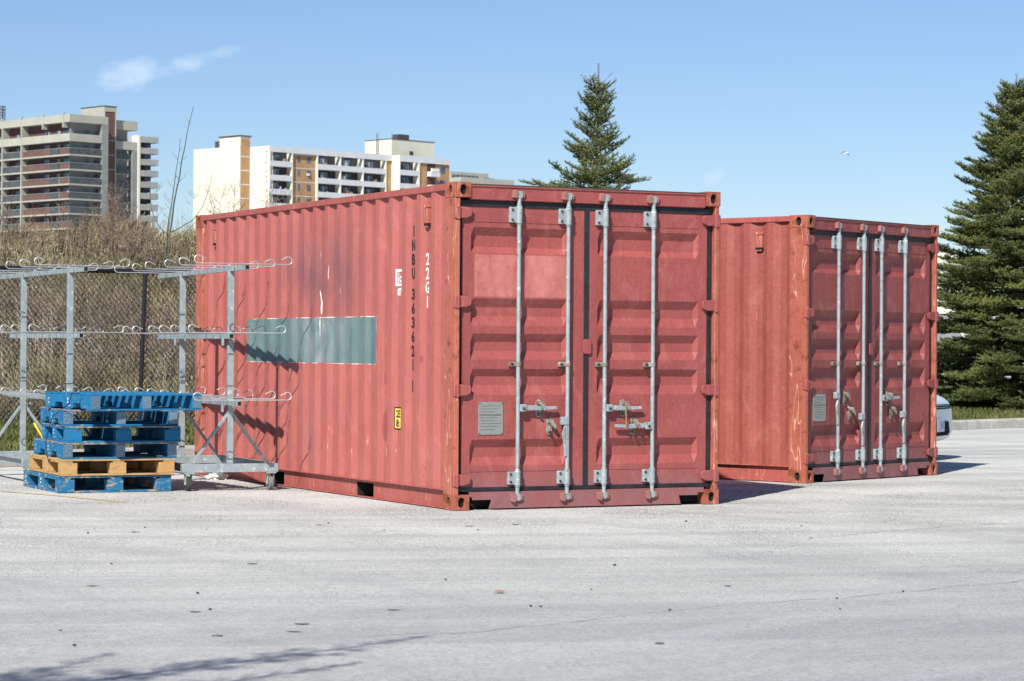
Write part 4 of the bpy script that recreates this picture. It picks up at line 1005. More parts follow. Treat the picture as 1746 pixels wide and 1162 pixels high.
# ---------------------------------------------------------------- bare saplings and shrubs
def stems_mesh(lines, sides=4):
    """lines: list of (points, r0, r1)"""
    mb = MB()
    for pts, r0, r1 in lines:
        N = len(pts); mb.tube(pts, [r0+(r1-r0)*i/(N-1) for i in range(N)], sides, cap=False)
    return mb
def curve_pts(p0, p1, bend, n=7, seed=0):
    rr = random.Random(seed); out = []
    for i in range(n+1):
        t = i/n; p = Vector(p0).lerp(Vector(p1), t) + Vector(bend)*(4*t*(1-t)) + Vector((rr.uniform(-1,1), rr.uniform(-1,1), rr.uniform(-1,1)))*0.012*(1 if 0 < i < n else 0)
        out.append(p)
    return out
sap = empty('bare_sapling', (at(290, 470, 41).x, 41, 0)); tag(sap, 'tall bare leafless sapling with long curved stems rising above the bank', 'sapling')
off = Vector(sap.location)
def sapst(a, b, bend, r0, r1, Y=41, seed=0):
    A = at(*a, Y)-off; B = at(*b, Y)-off; return (curve_pts(A, B, bend, 9, seed), r0, r1)
L1 = [sapst((291, 470), (289, 390), (0,0,0), .03, .024)]
mb = stems_mesh([sapst((285, 480), (290, 392), (0,0,0), .016, .012), sapst((290, 395), (330, 182), (-.02,.0,.0), .016, .0045, seed=3), sapst((277, 470), (308, 237), (-.02,.05,.0), .012, .004, seed=4),
    sapst((291, 396), (362, 290), (.14, 0, -.16), .009, .003, seed=5), sapst((286, 400), (258, 300), (-.12, 0, -.12), .009, .003, seed=6), sapst((300, 410), (340, 372), (0,0,-.03), .008, .003, seed=7), sapst((280,480),(300,300),(-.03,.1,0),.01,.003,seed=8)], 5)
mb.build('stems', 'stem_green', sap)
rr = random.Random(9); tl = []
for (a, b) in (((300, 340), (328, 195)), ((285, 380), (308, 240)), ((300, 388), (360, 292)), ((284, 390), (260, 305))):
    for i in range(9):
        t = rr.uniform(0.05, .95); u = a[0]+(b[0]-a[0])*t; v = a[1]+(b[1]-a[1])*t
        p = at(u, v, 41)-off; s = rr.choice((-1, 1)); ln = rr.uniform(.02, .12)
        tl.append(([p, p+Vector((s*ln*.7, 0, ln*.7)), p+Vector((s*ln, 0.01, ln*1.4))], .004, .002))
stems_mesh(tl, 3).build('side_twigs', 'stem_green', sap)
def shrub(px, py, Y, hgt, spread, ns, seed, label, mat='twig_brown', twig=9, r=.007):
    b = at(px, py, Y); zb = float(land(np.float64(b.x), np.float64(b.y)))-.05
    o = empty('bare_shrub', (b.x, b.y, zb)); tag(o, label, 'shrub', 'bare leafless shrubs on the bank')
    rr = random.Random(seed); st, tws = [], []
    for i in range(ns):
        a = rr.uniform(0, 2*math.pi); sp = rr.uniform(.1, 1)*spread; h = hgt*rr.uniform(.55, 1)
        tip = Vector((math.cos(a)*sp, math.sin(a)*sp*.6, h)); bend = Vector((rr.uniform(-.1,.1), rr.uniform(-.1,.1), rr.uniform(-.05,.12)))*hgt
        base = Vector((rr.uniform(-.12,.12), rr.uniform(-.1,.1), 0))
        P = curve_pts(base, tip, bend, 7, seed*31+i); st.append((P, r*rr.uniform(.7, 1.2), .003))
        for j in range(twig):
            k = rr.randint(2, 6); p = P[k].lerp(P[k+1], rr.random()); ln = hgt*rr.uniform(.06, .24); a2 = rr.uniform(0, 2*math.pi)
            d = Vector((math.cos(a2)*.7, math.sin(a2)*.7, rr.uniform(.3, 1.1))).normalized()*ln
            q = p+d; tws.append(([p, p+d*.5+Vector((0,0,-.01)), q], .0042, .002))
            for l in range(3):
                t = rr.uniform(.3, 1); p2 = p+d*t; d2 = Vector((rr.uniform(-1,1), rr.uniform(-1,1), rr.uniform(-.2,1))).normalized()*ln*.4
                tws.append(([p2, p2+d2], .003, .0018))
    stems_mesh(st, 4).build('stems', mat, o); stems_mesh(tws, 3).build('twigs', mat, o)
    return o
SH = [(188, 400, 44.5, 1.15, .42, 14, 'dense tan bare shrub in front of the narrow tower'), (232, 400, 43, 1.15, .45, 13, 'pinkish tan bushy bare shrub right of the narrow tower'),
 (150, 400, 45, 1.0, .5, 9, 'thin bare shrub in front of the balcony block corner'), (100, 400, 45.5, 1.0, .6, 8, 'sparse bare shrub before the left balconies'),
 (48, 400, 44, 1.2, .6, 7, 'sparse crooked bare shrub at the far left of the bank'), (268, 410, 42.5, .95, .4, 14, 'low bare shrub left of the tall sapling'),
 (312, 420, 42, .9, .35, 14, 'low bare shrub between the tall sapling and the container'), (205, 400, 46, 1.5, .3, 9, 'tall thin bare shrub on the skyline'),
 (20, 420, 42, 1.2, .5, 8, 'bare shrub at the left edge above the cart'), (385, 420, 45, 1.35, .5, 7, 'bare twigs showing over the container roof before the cream wall'),
 (495, 400, 50, 2.9, .7, 10, 'bare branches over the container before the tan brick recess'), (640, 380, 52, 3.1, .8, 8, 'bare branches over the container before the white balconies'), (452, 400, 47, 1.8, .5, 6, 'bare stems over the container before the red numbers'),
 (90, 560, 37.5, 1.2, .5, 12, 'bare shrub behind the fence above the pallets'), (205, 600, 36, 1.5, .5, 16, 'forked bare shrub behind the fence between the carts'), (240, 520, 38, 1.2, .5, 10, 'bare shrub behind the leaning fence post'), (20, 560, 37, 1.1, .5, 12, 'bare shrub behind the fence at the far left'), (300, 600, 36.5, 1.3, .4, 12, 'bare shrub behind the fence beside the container'), (150, 640, 35.0, .9, .5, 12, 'low bare shrub at the fence foot behind the top pallet')]
rr = random.Random(314)
WHERE = ['above the left cart', 'behind the left cart post', 'between the two cart posts', 'over the top pallet', 'beside the leaning fence post', 'behind the right cart', 'low by the container corner']
HOW = ['forked pale', 'crooked grey']
for j in range(7):
    for k in range(2):
        SH.append((12+j*45+rr.uniform(-12, 12)+k*20, 560-k*60, 36.2+k*2.6+rr.uniform(-.5, .5), rr.uniform(.9, 1.5), .45, 5+k*2, HOW[k]+' bare shrub behind the fence, '+WHERE[j]))
simple('pale_twig', (0.42, 0.34, 0.26), 0.85, var=0.2)
for i, (px, py, Y, hg, sp, ns, lb) in enumerate(SH): shrub(px, py, Y, hg, sp, ns, 40+i, lb, twig=11 if ns > 10 else 7, mat='pale_twig' if i >= 19 and i % 2 else 'twig_brown', r=.007 if i < 19 else .009)
# a mass of fine dead stalks all over the bank
n_ = 5000; x, y = scatter_field(n_, -4, 11, 0.2, 14.2); z = land(x, y)
h = rng.uniform(.2, .75, n_)*(0.6+0.5*(noise2(x, y, .9, 8)+1)/1.3); a = rng.uniform(0, 2*np.pi, n_); ln = rng.uniform(.05, .5, n_)*h
p0 = np.stack([x, y, z], 1); p1 = p0+np.stack([np.cos(a)*ln, np.sin(a)*ln, h], 1); wv_ = np.stack([np.cos(a+1.5), np.sin(a+1.5), np.zeros(n_)], 1)*rng.uniform(.002, .0048, n_)[:,None]
V = np.stack([p0-wv_, p0+wv_, p1+wv_*.5, p1-wv_*.5], 1).reshape(-1,3)
tag(raw('dead_stalks', V, np.arange(n_*4).reshape(-1,4), 'dead_leaves'), 'fine pale dead stalks standing all over the bank', 'dead stalks', kind='stuff')

# ---------------------------------------------------------------- spruces
def spruce(x0, y0, z0, Hh, Rb, label, seed, nwh=30, low=0.25, dens=1.0, lush=1.0, bare=.08, power=.85, lenj=.2, extra=(), azok=None, spray=1.0, upt=0.0):
    t = empty('spruce_tree', (x0, y0, z0)); tag(t, label, 'tree', 'spruce trees behind the containers')
    rr = random.Random(seed); rg = np.random.default_rng(seed)
    tr = MB(); tr.tube([(0.02*math.sin(i), 0.02*math.cos(i*2), Hh*i/8) for i in range(9)], [0.011*Hh*(1-i/8)+.006 for i in range(9)], 8)
    br = MB(); segs = []       # twig segments (p0, p1, girth)
    zs = np.linspace(low, Hh*(1-bare), nwh)
    def limb(p, d, ln, lvl, gir=1.0):
        """curved branch carrying flat sprays"""
        n = 6; P = [p.copy()]; dd = d.copy(); side = Vector((-d.y, d.x, 0)).normalized()
        for i in range(n):
            up_ = (-0.10 if i < 3 else 0.16)*(1 if d.z < .5 else .3)
            dd = (dd+Vector((rr.uniform(-.08,.08), rr.uniform(-.08,.08), up_*.5))).normalized(); P.append(P[-1]+dd*ln/n)
        br.tube(P, [max(.004, .012*ln*(1-i/n)) for i in range(n+1)], 4, cap=False)
        for i in range(n):
            if i > 0 or ln < .4: segs.append((P[i], P[i+1], gir))
        k = int(max(5, ln*19*dens))
        for j in range(k):
            t_ = (j+rr.random())/k
            if t_ < .16 and ln > .6: continue
            q = t_*n; i = min(n-1, int(q)); pp = P[i].lerp(P[i+1], q-i); ax = (P[i+1]-P[i]).normalized()
            s = 1 if j % 2 else -1; l2 = min(0.5, (1-t_)*ln*.5+.07)*rr.uniform(.7, 1.2)*spray
            d2 = (ax*.75+side*s*rr.uniform(.5, 1.0)+Vector((0,0,rr.uniform(-.12,.38)))).normalized()
            e = pp+d2*l2*.55; f = e+(d2+Vector((0,0,.25))).normalized()*l2*.45
            segs.append((pp, e, gir)); segs.append((e, f, gir))
            if l2 > .14:
                for s2 in (-1, 1):
                    for tt_ in (.3, .6):
                        b_ = pp.lerp(f, tt_+rr.uniform(-.1,.1)); s3 = Vector((-d2.y, d2.x, 0)).normalized()*s2
                        d3 = (d2*.8+s3*.8+Vector((0,0,rr.uniform(-.2,.35)))).normalized(); segs.append((b_, b_+d3*l2*.42*rr.uniform(.7,1.1), gir))
    for wi, zz in enumerate(zs):
        f = zz/Hh; Lb = Rb*max(0.05, (1-f))**power
        nb = 6 if f < .75 else 5
        ph = rr.uniform(0, 6.28)
        for j in range(nb):
            a = ph+2*math.pi*j/nb+rr.uniform(-.25,.25); elv = (-.05+.95*f**2.2)+upt+rr.uniform(-.10,.16)
            if azok and not azok(a % (2*math.pi)): continue
            ln = Lb*rr.uniform(.95-lenj, .95+lenj)+.10+.10*f
            limb(Vector((0,0,zz+rr.uniform(-.06,.06))), Vector((math.cos(a)*math.cos(elv), math.sin(a)*math.cos(elv), math.sin(elv))), ln, 0)
    for ez, ed, el_ in extra: limb(Vector((0,0,ez)), Vector(ed).normalized(), el_, 0)
    # leader with a few upright shoots
    top = Vector((0,0,Hh*(1-bare)-.1)); segs.append((top, Vector((0,0,Hh-.25)), .9)); segs.append((Vector((0,0,Hh-.25)), Vector((0,0,Hh)), .4))
    for sx_, h_, l_ in ((1, .42, .34), (-1, .46, .30), (1, .62, .2), (-1, .66, .2), (1, .74, .22), (-1, .80, .24)):
        q0 = Vector((0,0,Hh-h_)); segs.append((q0, q0+Vector((sx_*l_*.75, rr.uniform(-.1,.1), l_*.8)), .6))
    tr.build('trunk', 'spruce_bark', t); br.build('branches', 'spruce_bark', t)
    A = np.array([tuple(s[0]) for s in segs]); B_ = np.array([tuple(s[1]) for s in segs]); G = np.array([s[2] for s in segs])
    L = np.linalg.norm(B_-A, axis=1); cnt = np.maximum(5, (L*210*lush).astype(int)); idx = np.repeat(np.arange(len(A)), cnt); n = len(idx)
    ax = (B_-A)/np.maximum(L, 1e-4)[:,None]; u = rg.uniform(0, 1, n); base = A[idx]+(B_-A)[idx]*u[:,None]
    rv = rg.normal(size=(n,3)); axx = ax[idx]; rv -= axx*(rv*axx).sum(1)[:,None]; rv /= np.linalg.norm(rv,axis=1)[:,None]
    nd = axx*.75+rv*.8; nd /= np.linalg.norm(nd,axis=1)[:,None]; nl = rg.uniform(.026, .050, n)*G[idx]
    sd_ = np.cross(nd, rv); sd_ /= np.maximum(np.linalg.norm(sd_,axis=1),1e-5)[:,None]; wd = rg.uniform(.004, .0075, n)
    V = np.stack([base-sd_*wd[:,None], base+sd_*wd[:,None], base+nd*nl[:,None]],1).reshape(-1,3)
    raw('crown', V, np.arange(n*3).reshape(-1,3), 'spruce_needles', t)
    return t, n
p = at(1016, 590, 42); zg = float(land(np.float64(p.x), np.float64(42.)))
spruce(p.x, 42, zg, at(1016, 108, 42).z-zg, 1.42, 'slim pointed spruce rising behind the nearer container roof', 21, nwh=25, dens=1.0, lush=.9, bare=.10, power=.92, lenj=.40, upt=.20, extra=((4.0-zg, (-1, -.1, .12), 1.30), (3.9-zg, (-1, .25, .0), 1.0), (4.1-zg, (1, -.2, .1), .9)))
p = at(1729, 590, 47); zg = float(land(np.float64(p.x), np.float64(47.)))
spruce(p.x, 47, zg, at(1727, 126, 47).z-zg, 2.35, 'broad dense spruce reaching the lawn at the right edge', 33, nwh=50, low=.12, dens=1.3, lush=1.05, power=.86, bare=.07, lenj=.22)
spruce(-3.9, 4.3, 0, 5.2, 1.1, 'young spruce left of the camera, outside the view, its long limbs shading the near asphalt', 44, nwh=10, low=.6, dens=.8, lush=1.1, spray=.42,
       azok=lambda a: 1.6 < a < 5.0, extra=((4.1, (1.36, 1.78, .34), 2.75), (4.35, (.55, 1.40, .25), 1.35), (3.75, (1.80, 1.60, .25), 2.4)))

# ---------------------------------------------------------------- far buildings
def ray(px): return (px-873)/FPX
class Bld:
    def __init__(s, name, label, px, D, ztop_px, yaw, cat='building'):
        s.D = D; s.c0 = at(px, 590, D); s.yaw = yaw
        s.e = empty(name, (s.c0.x, D, 0), yaw); tag(s.e, label, cat)
        s.ux, s.uy = math.cos(yaw), math.sin(yaw)
    def X(s, px, y=0.0):          # local x on plane local y where the sight line px lands
        r = ray(px); cx = s.c0.x - s.uy*y; cy = s.D + s.ux*y
        return (r*cy-cx)/(s.ux-r*s.uy)
    def Y(s, px, x=0.0):
        r = ray(px); cx = s.c0.x + s.ux*x; cy = s.D + s.uy*x
        return (r*cy-cx)/(-s.uy-r*s.ux)
    def Z(s, px, py, x=0.0, y=0.0):
        return at(px, py, s.D+s.uy*x+s.ux*y).z
    def box(s, name, mat, x0, x1, y0, y1, z0, z1, parent=None):
        m_ = MB(); m_.box(x0, x1, y0, y1, z0, z1); return m_.build(name, mat, parent or s.e)
# --- left brown and concrete balcony block
B = Bld('apartment_block', 'brown brick apartment block with concrete balcony bands at the left, seen corner on', 116, 480, 194, R(45))
XR = 9.06
B.box('wall', 'brown_wall', 1.6, 9.4, 1.8, 45, 0, 44.6)
B.box('wall', 'grey_concrete', 1.2, 9.0, 1.4, 1.8, 0, 44.6)
m_ = MB(); m_.box(0, XR, 0, .35, 44.6, 46.1); m_.box(0, .35, .35, 45, 44.6, 46.1); m_.box(.35, XR, .35, 45, 44.55, 44.9); m_.build('roof_parapet', 'pale_concrete', B.e)
m_ = MB(); m_.box(0, 7.6, 0, .25, 40.9, 42.4); m_.box(0, .25, .25, 45, 40.9, 42.4); m_.box(.25, 7.6, .25, 1.4, 40.9, 41.1); m_.box(.25, 1.6, 1.4, 45, 40.9, 41.1); m_.build('balcony_band', 'pale_concrete', B.e)
win = None
for k in range(13):
    zt = 38.4-2.85*k
    m_ = MB(); m_.box(0, 1.2, 0, 45, zt-.30, zt); m_.box(1.2, 7.6, 0, 1.4, zt-.30, zt); so_ = m_.build('balcony_slab', 'pale_concrete', B.e)
    m_ = MB(); m_.box(0, .08, .08, 45, zt+1.18, zt+1.28); m_.box(0, 7.6, 0, .08, zt+1.18, zt+1.28); m_.build('handrail', 'grey_concrete', so_)
    m_ = MB(); m_.box(0.02, .06, 6.5, 15.9, zt, zt+1.1); m_.box(.02, .06, .3, 3.4, zt, zt+1.1); m_.build('red_balcony_panel', 'red_brick', so_)
    m_ = MB(); m_.box(0.08, 7.6, .02, .05, zt, zt+1.17); m_.box(.025, .055, 3.6, 6.4, zt, zt+1.17); m_.box(.025, .055, 16.4, 45, zt, zt+1.17); m_.build('glass_balustrade', 'rail_glass', so_)
for k in range(-2, 7):
    zt = 38.4-2.85*k if k >= 0 else (41.1 if k == -1 else 41.1)
    if k == -2: continue
    for j, yy in enumerate((2.2, 5.2, 8.8, 19.3, 26)):
        m_ = MB(); m_.box(1.52, 1.6, yy, yy+(1.2 if j % 2 else 1.9), zt+.1, zt+2.2); wo = m_.build('window', 'window_glass', B.e)
        m_ = MB(); m_.box(1.48, 1.52, yy+.1, yy+.6, zt+.15, zt+2.1); m_.build('curtain', 'curtain_pale', wo)
    for xx in (4.4, 6.7):
        m_ = MB(); m_.box(xx, xx+1.1, 1.34, 1.4, zt+.1, zt+2.2); m_.build('window', 'window_glass', B.e)
rr = random.Random(77)
for k in range(7):
    zt = 38.4-2.85*k
    for j in range(4):
        yy = rr.uniform(.6, 26); hh = rr.uniform(.5, 1.5); ww = rr.uniform(.3, 1.1)
        B.box('balcony_item', rr.choice(['curtain_pale', 'roof_dark', 'window_glass', 'red_brick', 'tan_brick']), .35, .75, yy, yy+ww, zt, zt+hh)
for yy in (16.2, 22.9, 29.6, 36.3):
    B.box('fin_wall', 'pale_concrete', -.12, 1.6, yy, yy+.3, 0, 44.6)
    B.box('fin_cap', 'pale_concrete', -.14, .3, yy-.05, yy+.35, 46.1, 46.5)
for yy in (2.0, 8.9):
    B.box('fin_wall', 'pale_concrete', -.12, 1.2, yy, yy+.3, 43.6, 46.1); B.box('fin_cap', 'pale_concrete', -.14, .3, yy-.05, yy+.35, 46.1, 46.5)
B.box('end_column', 'grey_concrete', 7.6, 9.06, -.05, 2.0, 0, 44.6)
B.box('stair_shaft', 'red_brick', 9.75, 12.1, 2.0, 9.8, 0, 47.4)
m_ = MB(); m_.box(9.5, 9.75, 1.9, 9.8, 0, 48.4); m_.box(12.1, 12.35, 1.9, 9.8, 0, 48.4); m_.box(9.75, 12.1, 1.9, 9.8, 47.4, 48.4)
m_.build('shaft_frame', 'pale_concrete', B.e)
m_ = MB()
for k in range(15): m_.box(9.75, 12.1, 1.93, 2.0, 41.6-2.85*k, 41.9-2.85*k)
m_.build('shaft_band', 'grey_concrete', B.e)
B.box('roof_edge', 'roof_dark', 9.4, 12.45, 1.8, 9.9, 48.4, 48.55)
xw = B.X(232, 3.0)
B.box('rear_wing', 'grey_concrete', 12.35, xw-1.6, 4.2, 12, 0, 45)
m_ = MB(); m_.box(12.35, xw, 3.0, 12, 44.2, 46.0); m_.box(12.35, xw, 3.0, 6, 40.3, 41.9); m_.build('wing_parapet', 'pale_concrete', B.e)
for k in range(9): B.box('wing_slab', 'grey_concrete', 12.35, xw-1.8, 3.2, 4.2, 38.1-2.85*k, 38.4-2.85*k); B.box('wing_rail', 'rail_glass', 12.35, xw-1.8, 3.2, 3.25, 38.4-2.85*k, 39.6-2.85*k)
B.box('wing_pier', 'grey_concrete', xw-1.2, xw, 3.0, 4.4, 0, 40.3)
m_ = MB(); yv = 23.3
for a in (0, .7):
    for b in (0, .7): m_.box(a, a+.12, yv+b, yv+b+.12, 46.1, 49.2)
for k in range(4): m_.box(0, .82, yv, yv+.1, 46.8+k*.7, 46.9+k*.7); m_.box(-.3, 1.1, yv+.3, yv+.45, 47.2+k*.6, 47.3+k*.6)
m_.build('roof_antenna', 'roof_dark', B.e)
# --- narrow tower with stacked balconies
T = Bld('apartment_tower', 'narrow apartment tower with white stacked balconies between the two big blocks', 234, 560, 231, R(38))
zt0 = T.Z(234, 231); fl = 2.62*.97
xr = T.X(268); yl_ = T.Y(212)
T.box('wall', 'brown_wall', .4, xr*.55, .9, 8, 0, zt0-.2)
T.box('white_pier', 'cream_brick', -.15, .4, -.1, T.Y(223), 0, zt0+.05)
for k in range(12):
    z1 = zt0-.2-k*fl
    m_ = MB(); m_.box(.4, xr, 0, .2, z1-1.35, z1); m_.box(xr-.2, xr, .2, 2.4, z1-1.35, z1); m_.box(.4, xr-.2, .2, 2.6, z1-1.35, z1-1.15); m_.build('balcony', 'tower_panel', T.e)
    m_ = MB(); m_.box(-.2, 0, T.Y(223)+.1, yl_, z1-1.35, z1); m_.box(0, 1.0, T.Y(223)+.1, yl_, z1-1.35, z1-1.15); m_.build('balcony', 'tower_panel', T.e)
    m_ = MB(); m_.box(2.0, 3.6, .84, .9, z1-2.4, z1-1.0); m_.build('window', 'window_glass', T.e)
# --- cream block with phone number
C_ = Bld('apartment_block', 'cream apartment block with red number on its end wall and white balconies', 457.4, 500, 248.5, R(45))
ZT = C_.Z(457, 248.5); print('ZT', ZT)
ue = C_.X(657.4)
C_.box('end_wall', 'cream_brick', 0, 1.2, 0.35, 6.4, 0, ZT)
C_.box('end_wall', 'cream_brick', -2.5, 12, 6.4, C_.Y(328, -2.5), 0, ZT+.1)
C_.box('core', 'dark_recess', 1.2, ue+1.8, 1.7, 6.3, 0, ZT-1.2)
m_ = MB(); m_.box(1.2, ue+1.8, 1.7, 15, ZT-1.1, ZT-.9); m_.build('roof', 'roof_dark', C_.e)
ys_ = 6.4; yb_ = C_.Y(372, -2.5)
C_.box('lift_shaft', 'cream_brick', -2.502, .1, 6.32, yb_, ZT+.1, C_.Z(406, 232.3, -2.5, 6.4))
C_.box('lift_shaft_roof', 'roof_dark', -2.7, .4, 6.1, yb_+.1, C_.Z(406, 232.3, -2.5, 6.4), C_.Z(406, 232.3, -2.5, 6.4)+.2)
C_.box('tan_strip', 'tan_brick', -2.3, -.15, 6.22, 6.318, 0, C_.Z(406, 237, -2.5, 6.4))
m_ = MB()
for k in range(8): m_.box(-2.3, -.15, 6.19, 6.22, ZT-2.1-2.83*k, ZT-1.9-2.83*k)
m_.build('strip_band', 'white_panel', C_.e)
C_.box('roof_box', 'roof_dark', -1.8, .5, yb_+.6, yb_+2.4, ZT+.1, ZT+1.5)
m_ = MB(); m_.box(0, ue+1.8, 0, .35, ZT-1.18, ZT); m_.box(-.001, 0.3, .35, 6.4, ZT-.25, ZT+.02); m_.build('roof_parapet', 'white_panel', C_.e)
cols = [457.4, 497.6, 540.6, 580, 618.5, 657.4]
cx = [C_.X(q) for q in cols]
for i in range(5):
    a, b = cx[i], cx[i+1]
    C_.box('fin_wall', 'cream_brick', b-.25, b, 0.02, 1.7, 0, ZT-1.18)
    if i == 0: C_.box('fin_wall', 'cream_brick', a, a+.25, .02, .34, 0, ZT-1.18)
    for k in range(9):
        zc = ZT-1.18-2.83*k
        if i == 1:
            m_ = MB(); m_.box(a+.01, b-.3, .55, 1.69, zc-2.83, zc-.16); m_.build('tan_recess', 'tan_brick', C_.e)
            m_ = MB(); m_.box(a+.01, b-.3, .50, 1.69, zc-.16, zc); m_.build('strip_band', 'white_panel', C_.e)
            for w0 in (.25, .62):
                ww = a+(b-a)*w0; m_ = MB(); m_.box(ww, ww+(.6 if w0 < .3 else 1.0), .50, .548, zc-1.7, zc-.5); wo = m_.build('window', 'window_glass', C_.e)
            if k == 1: C_.box('air_conditioner', 'white_panel', a+(b-a)*.6, a+(b-a)*.6+.7, .2, .49, zc-1.5, zc-1.0)
        else:
            m_ = MB(); m_.box(a+(.26 if i == 0 else .01), b-.26, .03, .2, zc-2.83-.05, zc-1.78); m_.box(a+.26 if i == 0 else a+.01, b-.26, .2, 1.69, zc-2.83-.05, zc-2.7); m_.build('balcony', 'white_panel', C_.e)
            m_ = MB(); m_.box(a+(b-a)*.30, a+(b-a)*.62, 1.62, 1.69, zc-2.4, zc-.4); wo = m_.build('window', 'window_glass', C_.e)
            m_ = MB(); m_.box(a+(b-a)*.40, a+(b-a)*.47, 1.58, 1.62, zc-2.3, zc-.5); m_.build('curtain', 'curtain_pale', wo)
rr = random.Random(78)
for i in (0, 2, 3, 4):
    for k in range(5):
        for j in range(2):
            a = cx[i]+rr.uniform(.4, (cx[i+1]-cx[i])*.8); zb = ZT-1.18-2.83*k-2.7
            C_.box('balcony_item', rr.choice(['curtain_pale', 'curtain_pale', 'roof_dark', 'tan_brick', 'white_panel']), a, a+rr.uniform(.2, .9), .5, .9, zb, zb+rr.uniform(1.0, 1.7))
C_.box('tan_recess', 'tan_brick', ue, ue+1.9, .3, 1.69, 0, ZT-1.18)
x2 = C_.X(667, 0); b2 = 2.2; x3 = C_.X(766, -b2)
C_.box('wing_end', 'cream_brick', x2, x2+.3, -b2, 3, 0, ZT)
C_.box('wing_core', 'dark_recess', x2+.3, x3-.3, -b2+1.7, 10, 0, ZT-1.2)
m_ = MB(); m_.box(x2+.3, x3, -b2, -b2+.35, ZT-1.3, ZT); m_.box(x3-.3, x3, -b2+.35, 10, ZT-1.3, ZT); m_.build('roof_parapet', 'white_panel', C_.e)
wa = [C_.X(q, -b2) for q in (681, 713, 727, 742, 766)]
for k in range(6):
    zc = ZT-1.3-2.83*k
    m_ = MB(); m_.box(x2+.3, wa[1]-.25, -b2+.02, -b2+.2, zc-2.83, zc-1.75); m_.box(x2+.3, wa[1]-.25, -b2+.2, -b2+1.69, zc-2.83, zc-2.7); m_.build('balcony', 'white_panel', C_.e)
    m_ = MB(); m_.box(wa[2], wa[3], -b2-1.2, -b2-1.0, zc-2.83, zc-1.75); m_.box(wa[2], wa[3], -b2-1.0, -b2+.3, zc-2.83, zc-2.7); m_.box(wa[2], wa[2]+.2, -b2-1.0, -b2+.1, zc-2.83, zc-1.75); m_.build('balcony', 'white_panel', C_.e)
    m_ = MB(); m_.box((wa[3]+wa[4])/2-.7, (wa[3]+wa[4])/2+.7, -b2+.24, -b2+.298, zc-1.9, zc-.5); m_.build('window', 'window_glass', C_.e)
    m_ = MB(); m_.box(x2+2.2, x2+4.2, -b2+1.62, -b2+1.69, zc-2.4, zc-.3); m_.build('window', 'window_glass', C_.e)
C_.box('fin_wall', 'cream_brick', wa[1]-.25, wa[1]+.2, -b2+.01, -b2+1.7, 0, ZT-1.3)
C_.box('tan_wall', 'tan_brick', wa[1]+.2, wa[2]+.1, -b2+.3, -b2+1.7, 0, ZT-1.3); C_.box('dark_recess', 'brown_wall', wa[2]+.1, wa[3], -b2+.3, -b2+1.7, 0, ZT-1.3); C_.box('tan_wall', 'tan_brick', wa[3], x3-.01, -b2+.3, -b2+1.7, 0, ZT-1.3)
m_ = MB(); m_.box(wa[2]+.2, wa[3]-.3, -b2-1.25, -b2-.8, ZT-1.3-1.75, ZT-1.3-1.1); m_.build('washing', 'rag_white', C_.e)
xc = C_.X(665.4, 8); xd = C_.X(738, 8); yy2 = C_.Y(620, xc); zp = C_.Z(665, 237.3, xc, 8)
C_.box('penthouse', 'cream_brick', xc, xd, 8, yy2, ZT-1.2, zp)
C_.box('penthouse_edge', 'roof_dark', xc-.1, xd+.1, 7.9, yy2+.1, zp, zp+.12)
C_.box('penthouse_window', 'roof_dark', xc+5.2, xc+6.3, 7.95, 8.0, zp-3.1, zp-2.3)
C_.box('roof_box', 'roof_dark', xc+3, xc+6, 9, 11, zp+.12, zp+1.3); C_.box('roof_box', 'roof_dark', xd-6, xd-2.5, 3, 6, ZT-.9, ZT+.5)
m_ = MB()
for dx_ in (0, .55): m_.tube([(xc-.3, 12+dx_, ZT-.8), (xc-.3, 12+dx_, zp+1.6)], .05, 5)
for k in range(16): m_.tube([(xc-.3, 12, ZT-.6+k*.4), (xc-.3, 12.55, ZT-.6+k*.4)], .03, 4)
m_.tube([(xc+1, 9, zp+.1), (xc+1, 9, zp+1.3)], .06, 5); m_.tube([(xc+2.6, 9, zp+.1), (xc+2.6, 9, zp+1.2)], .06, 5); m_.build('roof_ladder', 'roof_dark', C_.e)
m_ = MB()
for ch, v in zip('416-6943135', (160, 243, 327, 387, 460, 547, 628, 758, 850, 935, 1000)):
    zz = C_.Z(452, 240+v/8.94)-.3
    vs, fs = text_mesh(ch, .62 if ch != '-' else .1, width=.62 if ch not in '1-' else (.2 if ch == '1' else .3))
    m_.add([(-.03, 1.0-q.x, zz+q.y+(.25 if ch == '-' else 0)) for q in vs], fs)
m_.build('painted_number', 'sign_red', C_.e)
# --- low far block
G_ = Bld('office_block', 'low pale concrete block beyond the cream block, just over the container roof', 784, 640, 300, R(40))
xg = G_.X(875); zg2 = G_.Z(784, 302)
G_.box('wall', 'grey_concrete', .3, xg-.3, .3, 12, 0, zg2-2); G_.box('parapet', 'pale_concrete', 0, xg, 0, 12, zg2-2, zg2)
xh0, xh1 = G_.X(767, 13), G_.X(831, 13); zh = G_.Z(790, 292, 5, 13)
G_.box('upper_storey', 'pale_concrete', xh0, xh1, 13, 22, 0, zh)
for i in range(7):
    a = xh0+.4+i*1.3; m_ = MB(); m_.box(a, a+1.0, 12.9, 12.99, zh-1.9, zh-.8); m_.build('window', 'window_glass', G_.e)
G_.box('window', 'roof_dark', xh0+11, xh0+14.5, 12.9, 12.99, zh-2.4, zh-1.2)
Q = Bld('low_building', 'low cream building with grey roof glimpsed between the far container and the right spruce', 1596, 150, 415, R(10))
zq = Q.Z(1600, 432); Q.box('wall', 'cream_brick', -3, 1.6, 0, 10, 3.6, zq); Q.box('lower_wall', 'grey_concrete', -3, 1.6, 0.1, 9.9, 0, 3.6); 
